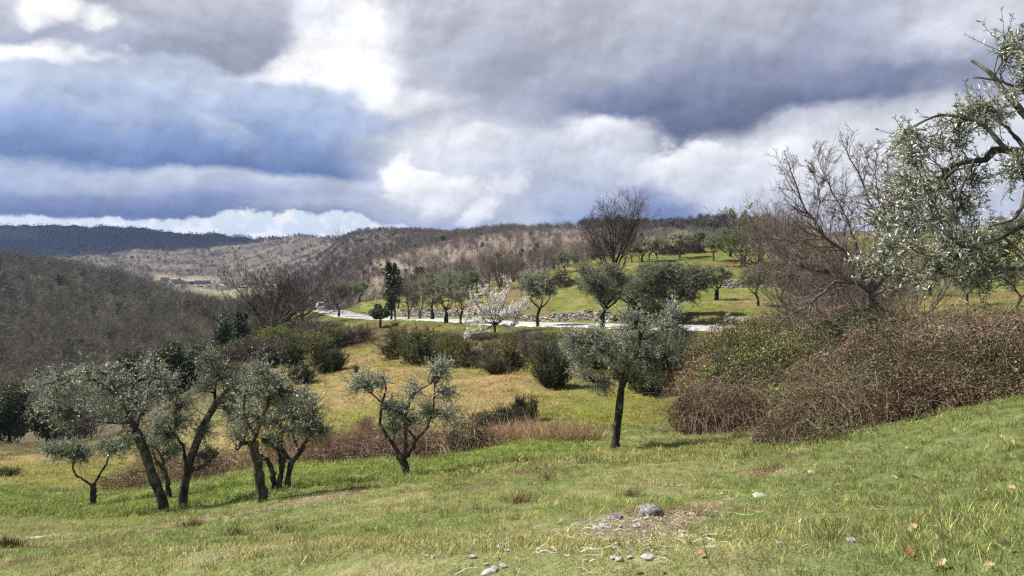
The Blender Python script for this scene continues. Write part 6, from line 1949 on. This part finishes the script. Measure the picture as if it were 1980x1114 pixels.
DL = [dead_leaf_mesh(650 + i, i >= 3) for i in range(6)]
LEAFG = 'dry oak leaves dropped in the grass'
for j, (lab, px, py, w, pale) in enumerate([
        ('large rust-brown dry leaf high on the right slope', 1770, 930, 26, 0), ('pinkish dry leaf just left of the large rust-brown one', 1728, 928, 15, 1), ('pale dry leaf in the grass below the brambles', 1617, 940, 15, 1), ('rust dry leaf in the middle of the right slope', 1699, 989, 20, 0), ('dark dry leaf upper of a stacked pair', 1767, 1013, 24, 0), ('rosy dry leaf lower of a stacked pair', 1763, 1029, 26, 1),
        ('pale dry leaf right of the stacked pair', 1806, 1029, 18, 1), ('rust dry leaf near the right edge level with the stacked pair', 1895, 1028, 22, 0), ('pale upright dry leaf near the right edge', 1956, 950, 20, 1), ('brown dry leaf left of the pale upright one', 1903, 957, 20, 0), ('largest pale dry leaf in the bottom right corner', 1946, 1070, 36, 1),
        ('dark brown dry leaf at the bottom right among long blades', 1756, 1078, 30, 0), ('pale dry leaf at the bottom edge right of the dark brown one', 1822, 1101, 26, 1), ('orange dry leaf in the bottom right corner under the largest', 1915, 1106, 20, 1), ('red-brown dry leaf by the bottom edge left of centre right', 1353, 1079, 18, 0), ('red dry leaf on the bottom edge under the straw', 1228, 1110, 18, 0),
        ('orange-brown dry leaf left of the straw', 1009, 1045, 18, 0), ('pale dry leaf on the bottom edge near the red one', 1276, 1110, 16, 1), ('rust dry leaf at the upper rim of the right slope', 1838, 863, 14, 0), ('pale dry leaf at the upper rim, below the brambles', 1753, 871, 12, 1), ('pale dry leaf between rim and large rust-brown leaf', 1852, 912, 16, 1), ('dry leaf at the right edge under the rim', 1953, 860, 13, 0),
        ('tiny red dry leaf beside the reddish weed tuft', 994, 972, 8, 0), ('tiny orange dry leaf in the meadow above the largest stone', 1148, 930, 9, 0), ('orange dry leaf in the meadow at the bottom left', 280, 1066, 12, 1), ('brown dry leaf at the left, in the thin grass', 258, 1098, 12, 0)]):
    Y = hit(px, py, 2.0, 40) or 6.0
    b = ground_at(px, Y)
    sz = min(0.09, w / F * Y * 0.9)
    o = link_obj('fallen_leaf', DL[(j % 3) + 3 * pale], None, (b[0], b[1], b[2] + 0.028))
    o.scale = (sz, sz, sz)
    o.rotation_euler = (0.5 * math.sin(j * 2.1), 0.5 * math.cos(j * 3.7), j * 1.9)
    tag(o, lab, 'leaf', LEAFG)

rq = np.random.default_rng(655)
for j in range(46):
    cx, cy, sx, sy = ((1240, 1018, 70, 16), (1210, 1050, 90, 22), (1000, 1070, 80, 30), (1400, 990, 120, 40))[j % 4]
    px, py = cx + rq.normal() * sx, min(1108, cy + rq.normal() * sy)
    Y = hit(px, py, 2.5, 40) or 8.0
    b = ground_at(px, Y)
    sz = rq.uniform(0.018, 0.055)
    me = ROCKS[int(rq.integers(0, 5))].copy()
    me.materials.append(M_ROCK)
    o = link_obj('pebble', me, None, (b[0], b[1], b[2] + sz * 0.2))
    o.scale = (sz, sz * 0.8, sz * rq.uniform(0.6, 1.1))
    o.rotation_euler = (0, 0, rq.random() * 6.28)
    tag(o, 'one of the small pale stone chips strewn in the grass round the larger stones', 'pebble', 'stone chips strewn in the grass')

# straw and fine twigs round the stones
rs = np.random.default_rng(660)
q = QM()
b0 = ground_at(1250, hit(1250, 1018, 2.5, 40))
for (px, py, sp, n) in [(1180, 1012, 0.35, 170), (1250, 1018, 0.4, 240), (1330, 1000, 0.35, 130), (1200, 1045, 0.35, 200), (1290, 1050, 0.3, 100), (1380, 1035, 0.35, 90), (980, 1050, 0.3, 60), (1150, 1075, 0.3, 70), (1420, 965, 0.4, 60), (420, 1004, 0.35, 110), (480, 998, 0.35, 110), (560, 984, 0.35, 90), (640, 958, 0.35, 90), (1500, 920, 0.3, 60)]:
    g0 = ground_at(px, hit(px, py, 2.5, 40))
    x = g0[0] + rs.normal(size=n) * sp
    y = g0[1] + rs.normal(size=n) * sp * 0.8
    a = rs.random(n) * 6.283
    L = rs.uniform(0.03, 0.13, n)
    dx, dy_ = np.cos(a) * L, np.sin(a) * L
    P = np.stack([np.stack([x + dx * t, y + dy_ * t, z_ground(x + dx * t, y + dy_ * t) + 0.02 + 0.012 * np.sin(t * 3) + rs.normal(size=n) * 0.008], 1) for t in (0, 0.5, 1)], 1) - b0
    q.tubes(P, np.array([0.0018, 0.0018, 0.001])[None] * rs.uniform(0.6, 1.6, (n, 1)), 3, 0, col=np.exp(rs.normal(0, 0.3, n))[:, None] * np.array([1.0, 1.05, 1.2])[None])
tag(link_obj('straw_litter', q.mesh('straw_litter', [M_STRAW]), None, tuple(b0)), 'bleached straw and fine twigs strewn round the stones', kind='stuff')

# ------------------------------------------------------------------ piles of cut branches
def brush_pile(label, px, Y, w, h, seed, dark=0.6):
    rng = np.random.default_rng(seed)
    b = ground_at(px, Y)
    n = 420
    a = rng.random(n) * 6.283
    r = np.sqrt(rng.random(n))
    zz = (1 - r ** 1.3) * h * rng.random(n) ** 0.6
    S = np.stack([r * np.cos(a) * w * 0.5, r * np.sin(a) * w * 0.5, zz], 1)
    D = unit(np.stack([rng.normal(size=n), rng.normal(size=n), 0.35 * rng.normal(size=n)], 1))
    L = rng.uniform(0.5, 1.6, n) * 0.4 * w ** 0.5
    P = np.stack([S + D * (L * t)[:, None] + rng.normal(size=(n, 3)) * 0.04 for t in (-0.5, -0.2, 0.2, 0.5)], 1)
    q = QM()
    q.tubes(P, np.linspace(0.035, 0.012, 4)[None] * rng.uniform(0.5, 1.4, (n, 1)), 4, 0, col=np.exp(rng.normal(0, 0.3, n))[:, None] * dark * np.ones((1, 3)))
    p2, r2 = grow(rng, P, np.full((n, 4), 0.015), 4, 0.3, 1, (0.6, 0.2), 0.5, 0.2, 1, 3, 0.15, 0, 0.008, 0.6, 0.3)
    q.tubes(p2, r2, 3, 0, col=(dark, dark, dark))
    tag(link_obj('brush_pile', q.mesh('brush_pile', [M_GREY_BARK]), None, tuple(b)), label, 'brush pile')


brush_pile('dark pile of cut branches on the lawn by the light olive', 1086, 105, 4.4, 2.3, 671)
brush_pile('dark heap of brushwood behind the cream blossom, left one', 1297, 131, 4.2, 3.0, 672, 0.35)
brush_pile('dark heap of brushwood behind the cream blossom, right one', 1341, 134, 4.0, 2.6, 673, 0.35)


# ------------------------------------------------------------------ the parked car, posts, farmhouses
def bm_obj(name, bm, mats, parent=None, loc=(0, 0, 0), smooth=False):
    me = bpy.data.meshes.new(name)
    bm.normal_update()
    bm.to_mesh(me)
    bm.free()
    for m in mats:
        me.materials.append(m)
    for p in me.polygons:
        p.use_smooth = smooth
    return link_obj(name, me, parent, loc)


def loft(sections):
    """closed body through rings of equal point count"""
    bm = bmesh.new()
    rings = [[bm.verts.new(p) for p in s] for s in sections]
    n = len(rings[0])
    for a, c in zip(rings[:-1], rings[1:]):
        for i in range(n):
            bm.faces.new((a[i], a[(i + 1) % n], c[(i + 1) % n], c[i]))
    bm.faces.new(rings[0][::-1])
    bm.faces.new(rings[-1])
    bmesh.ops.recalc_face_normals(bm, faces=bm.faces)
    return bm


def build_car():
    M_PAINT = plain_mat('white_paint', (0.78, 0.78, 0.77), 0.25, 0.03, 2.0, spec=0.6)
    M_GLASS = plain_mat('dark_car_glass', (0.05, 0.06, 0.065), 0.08, 0.05, 2.0, spec=0.8)
    M_TYRE = plain_mat('tyre_rubber', (0.02, 0.02, 0.02), 0.8, 0.1)
    M_RIM = plain_mat('wheel_rim', (0.35, 0.35, 0.36), 0.35, 0.1, metal=0.7)
    M_LAMP = plain_mat('lamp_lens', (0.7, 0.7, 0.68), 0.1, 0.05, spec=0.8)
    M_TRIM = plain_mat('black_trim', (0.03, 0.03, 0.03), 0.5, 0.1)
    Y = 150.0
    k = int(np.argmin(np.abs(RC[:, 1] - Y)))
    c = RC[k] + RNRM[k] * 0.6
    t = thing('parked_car', 'small white car on the lane at the far left end, seen from the front', 'car', (c[0], c[1], RZ[k] + 0.08), None, 0.0)
    dx, dy = RT[k]
    if dy > 0:
        dx, dy = -dx, -dy          # front towards the camera
    t.rotation_euler = (0, 0, math.atan2(dy, dx))

    def ring(x, w, z0, z1, in_=0.86, n=12):
        pts = []
        prof = [(-1, 0.06), (-1.0, 0.35), (-0.99, 0.7), (-in_, 1.0), (0, 1.03), (in_, 1.0), (0.99, 0.7), (1.0, 0.35), (1, 0.06), (0.9, 0), (0, 0), (-0.9, 0)]
        for a, b_ in prof:
            pts.append((x, a * w / 2, z0 + (z1 - z0) * b_))
        return pts
    body = loft([ring(-2.02, 1.45, 0.42, 0.82), ring(-1.95, 1.66, 0.25, 0.93), ring(-1.2, 1.74, 0.2, 0.98), ring(0, 1.76, 0.2, 0.96), ring(1.0, 1.74, 0.2, 0.94), ring(1.75, 1.66, 0.24, 0.82), ring(2.0, 1.45, 0.32, 0.68)])
    bm_obj('body', body, [M_PAINT], t, smooth=True)
    cab = loft([ring(-1.85, 1.42, 0.90, 1.0, 0.8), ring(-1.45, 1.42, 0.90, 1.44, 0.78), ring(-0.6, 1.44, 0.9, 1.52, 0.78), ring(0.15, 1.42, 0.9, 1.48, 0.78), ring(0.95, 1.46, 0.9, 0.98, 0.82)])
    bm_obj('cabin', cab, [M_PAINT], t, smooth=True)

    def quad(name, pts, m):
        bm = bmesh.new()
        v = [bm.verts.new(p) for p in pts]
        f = bm.faces.new(v)
        r = bmesh.ops.extrude_face_region(bm, geom=[f])
        n = f.normal.copy() if f.normal.length else Vector((1, 0, 0))
        bm.normal_update()
        n = f.normal.copy()
        for g in r['geom']:
            if isinstance(g, bmesh.types.BMVert):
                g.co += n * 0.012
        bmesh.ops.recalc_face_normals(bm, faces=bm.faces)
        return bm_obj(name, bm, [m], t)
    quad('windscreen', [(0.93, -0.62, 1.02), (0.93, 0.62, 1.02), (0.22, 0.52, 1.46), (0.22, -0.52, 1.46)], M_GLASS)
    quad('rear_window', [(-1.83, 0.56, 1.05), (-1.83, -0.56, 1.05), (-1.50, -0.5, 1.40), (-1.50, 0.5, 1.40)], M_GLASS)
    for s in (-1, 1):
        quad('side_window', [(0.70, s * 0.735, 1.02), (-1.5, s * 0.725, 1.04), (-1.3, s * 0.60, 1.42), (0.1, s * 0.60, 1.42)], M_GLASS)
        quad('headlight', [(1.93, s * 0.45, 0.62), (1.86, s * 0.74, 0.64), (1.84, s * 0.74, 0.76), (1.90, s * 0.45, 0.74)], M_LAMP)
        bm = bmesh.new()
        bmesh.ops.create_icosphere(bm, subdivisions=2, radius=0.11)
        bmesh.ops.scale(bm, vec=(0.6, 1, 0.75), verts=bm.verts)
        bm_obj('wing_mirror', bm, [M_TRIM], t, (0.65, s * 0.95, 1.0), True)
        for x in (-1.25, 1.25):
            w = bpy.data.objects.new('wheel', None)
            COL.objects.link(w)
            w.parent = t
            w.location = (x, s * 0.78, 0.30)
            bm = bmesh.new()
            bmesh.ops.create_cone(bm, cap_ends=True, segments=24, radius1=0.31, radius2=0.31, depth=0.2)
            bmesh.ops.rotate(bm, cent=(0, 0, 0), matrix=__import__('mathutils').Matrix.Rotation(math.pi / 2, 3, 'X'), verts=bm.verts)
            bm_obj('tyre', bm, [M_TYRE], w)
            bm = bmesh.new()
            bmesh.ops.create_cone(bm, cap_ends=True, segments=20, radius1=0.2, radius2=0.17, depth=0.22)
            bmesh.ops.rotate(bm, cent=(0, 0, 0), matrix=__import__('mathutils').Matrix.Rotation(math.pi / 2, 3, 'X'), verts=bm.verts)
            bm_obj('rim', bm, [M_RIM], w)
    quad('grille', [(1.985, -0.4, 0.42), (1.985, 0.4, 0.42), (1.955, 0.4, 0.6), (1.955, -0.4, 0.6)], M_TRIM)


build_car()


def post(label, px, Y, h, r, col, name='roadside_post'):
    b = ground_at(px, Y)
    m = plain_mat('post_paint', col, 0.6, 0.1)
    mc = plain_mat('post_band', (0.05, 0.05, 0.05), 0.6, 0.1)
    t = thing(name, label, 'post', tuple(b))
    for nm, z0, z1, mm, rr in (('shaft', -0.2, h * 0.78, m, r), ('band', h * 0.78, h * 0.9, mc, r * 1.02), ('cap', h * 0.9, h, m, r)):
        bm = bmesh.new()
        bmesh.ops.create_cone(bm, cap_ends=True, segments=12, radius1=rr, radius2=rr * 0.95, depth=z1 - z0)
        bm_obj(nm, bm, [mm], t, (0, 0, (z0 + z1) / 2))


post('white roadside post beside the forked black olive trunk', 1160, 66.8, 1.05, 0.06, (0.75, 0.75, 0.74))
post('short pale post on the green mound behind the lane', 727, 134, 1.0, 0.07, (0.7, 0.69, 0.66))


def farmhouse(label, px, Y, w, d, h, rz, wall, roof, seed):
    b = ground_at(px, Y)
    rng = np.random.default_rng(seed)
    t = thing('farmhouse', label, 'house', tuple(b), 'farmhouses in the valley', rz)
    M_W = plain_mat('farm_plaster', wall, 0.9, 0.2, 0.6)
    M_R = plain_mat('roof_tiles', roof, 0.9, 0.3, 1.5)
    M_D = plain_mat('window_dark', (0.03, 0.03, 0.035), 0.3, 0.1)
    bm = bmesh.new()
    bmesh.ops.create_cube(bm, size=1)
    bmesh.ops.scale(bm, vec=(w, d, h + 2), verts=bm.verts)
    bmesh.ops.translate(bm, vec=(0, 0, h / 2 - 1), verts=bm.verts)
    top = [v for v in bm.verts if v.co.z > h - 0.1]
    bm_obj('wall', bm, [M_W], t)
    o = 0.5
    rh = d * 0.26
    bm = loft([[(-w / 2 - o, -d / 2 - o, h), (-w / 2 - o, 0, h + rh), (-w / 2 - o, d / 2 + o, h), (-w / 2 - o, d / 2 + o, h - 0.25), (-w / 2 - o, 0, h + rh - 0.4), (-w / 2 - o, -d / 2 - o, h - 0.25)],
               [(w / 2 + o, -d / 2 - o, h), (w / 2 + o, 0, h + rh), (w / 2 + o, d / 2 + o, h), (w / 2 + o, d / 2 + o, h - 0.25), (w / 2 + o, 0, h + rh - 0.4), (w / 2 + o, -d / 2 - o, h - 0.25)]])
    rf = bm_obj('roof', bm, [M_R], t)
    for s in (-1, 1):     # gables
        bm = bmesh.new()
        v = [bm.verts.new(p) for p in ((s * (w / 2 - 0.05), -d / 2, h - 0.1), (s * (w / 2 - 0.05), d / 2, h - 0.1), (s * (w / 2 - 0.05), 0, h + rh - 0.45), (s * (w / 2 - 0.4), -d / 2, h - 0.1), (s * (w / 2 - 0.4), d / 2, h - 0.1), (s * (w / 2 - 0.4), 0, h + rh - 0.45))]
        bm.faces.new((v[0], v[1], v[2]))
        bm.faces.new((v[3], v[5], v[4]))
        for a, c in ((0, 1), (1, 2), (2, 0)):
            bm.faces.new((v[a], v[a + 3], v[c + 3], v[c]))
        bmesh.ops.recalc_face_normals(bm, faces=bm.faces)
        bm_obj('gable', bm, [M_W], t)
    bm = bmesh.new()
    bmesh.ops.create_cube(bm, size=1)
    bmesh.ops.scale(bm, vec=(0.8, 0.8, 1.6), verts=bm.verts)
    bm_obj('chimney', bm, [M_W], rf, (w * 0.22, 0.0, h + rh + 0.3))
    n = max(2, int(w / 4))
    for i in range(n):
        for z in ((1.5, 4.2) if h > 5 else (1.6,)):
            bm = bmesh.new()
            bmesh.ops.create_cube(bm, size=1)
            bmesh.ops.scale(bm, vec=(1.1, 0.1, 1.4), verts=bm.verts)
            bm_obj('window', bm, [M_D], t, (-w / 2 + (i + 0.5) * w / n, -d / 2 - 0.02, z))


for a in [('low stone barn at the left end of the farm', 322, 905, 11, 8, 4.5, 0.2, (0.34, 0.31, 0.27), (0.27, 0.19, 0.14)), ('small farm building second from the left of the farm', 338, 900, 9, 7, 4.0, -0.1, (0.42, 0.39, 0.34), (0.30, 0.20, 0.15)),
          ('main farmhouse with the reddest roof, middle of the farm', 354, 905, 17, 9, 6.0, 0.1, (0.40, 0.36, 0.31), (0.27, 0.17, 0.13)), ('two-storey farmhouse right of the reddest roof', 372, 893, 13, 9, 6.4, -0.15, (0.42, 0.38, 0.34), (0.29, 0.21, 0.16)), ('long grey shed at the right end of the farm', 392, 885, 16, 8, 4.2, 0.25, (0.33, 0.32, 0.31), (0.25, 0.21, 0.18))]:
    farmhouse(*a, 700)


# ------------------------------------------------------------------ clouds that shade the ridge and the near hill, and the air
def cloud(label, c, r, seed):
    rng = np.random.default_rng(seed)
    bm = bmesh.new()
    bmesh.ops.create_icosphere(bm, subdivisions=5, radius=1.0)
    for v in bm.verts:
        p = np.array(v.co)
        n = fbm(np.array([p[0] * 1.6 + 5 + p[2]]), np.array([p[1] * 1.6 + p[2] * 1.3]), seed, 5)[0]
        p = p * (0.72 + 0.56 * n)
        if p[2] < -0.15:
            p[2] = -0.15 + (p[2] + 0.15) * 0.3
        v.co = p * np.array(r)
    m = plain_mat('cloud_vapour', (0.85, 0.86, 0.88), 1.0, 0.05, 0.002, spec=0.0)
    o = bm_obj('cloud', bm, [m], None, c, True)
    tag(o, label, 'cloud', kind='stuff')


def shade_from(px, Y, z, h):
    x = (px - 990) / F * Y
    s = h / math.tan(SUN_EL)
    return (x + s * math.sin(SUN_AZ), Y + s * math.cos(SUN_AZ), z + h)


cloud('grey cloud beyond the left border that shades the far ridge', shade_from(90, 2000, 30, 1700), (1150, 640, 170), 801)

M_AIR = bpy.data.materials.new('valley_air')
M_AIR.use_nodes = True
g = NG(M_AIR.node_tree)
g.n.clear()
o_ = g.new('ShaderNodeOutputMaterial')
pv = g.new('ShaderNodeVolumePrincipled')
pv.inputs['Color'].default_value = (0.33, 0.52, 1.0, 1)
pv.inputs['Density'].default_value = 0.00008
pv.inputs['Anisotropy'].default_value = 0.3
g.l.new(pv.outputs[0], o_.inputs['Volume'])
bm = bmesh.new()
bmesh.ops.create_cube(bm, size=1)
lo, hi = np.array([-4400, -4400, -420.0]), np.array([4400, 4400, 104.0])
for v in bm.verts:
    v.co = (lo + hi) / 2 + np.array(v.co) * (hi - lo)
tag(bm_obj('haze', bm, [M_AIR]), 'thin bluish air over the valley', kind='stuff')
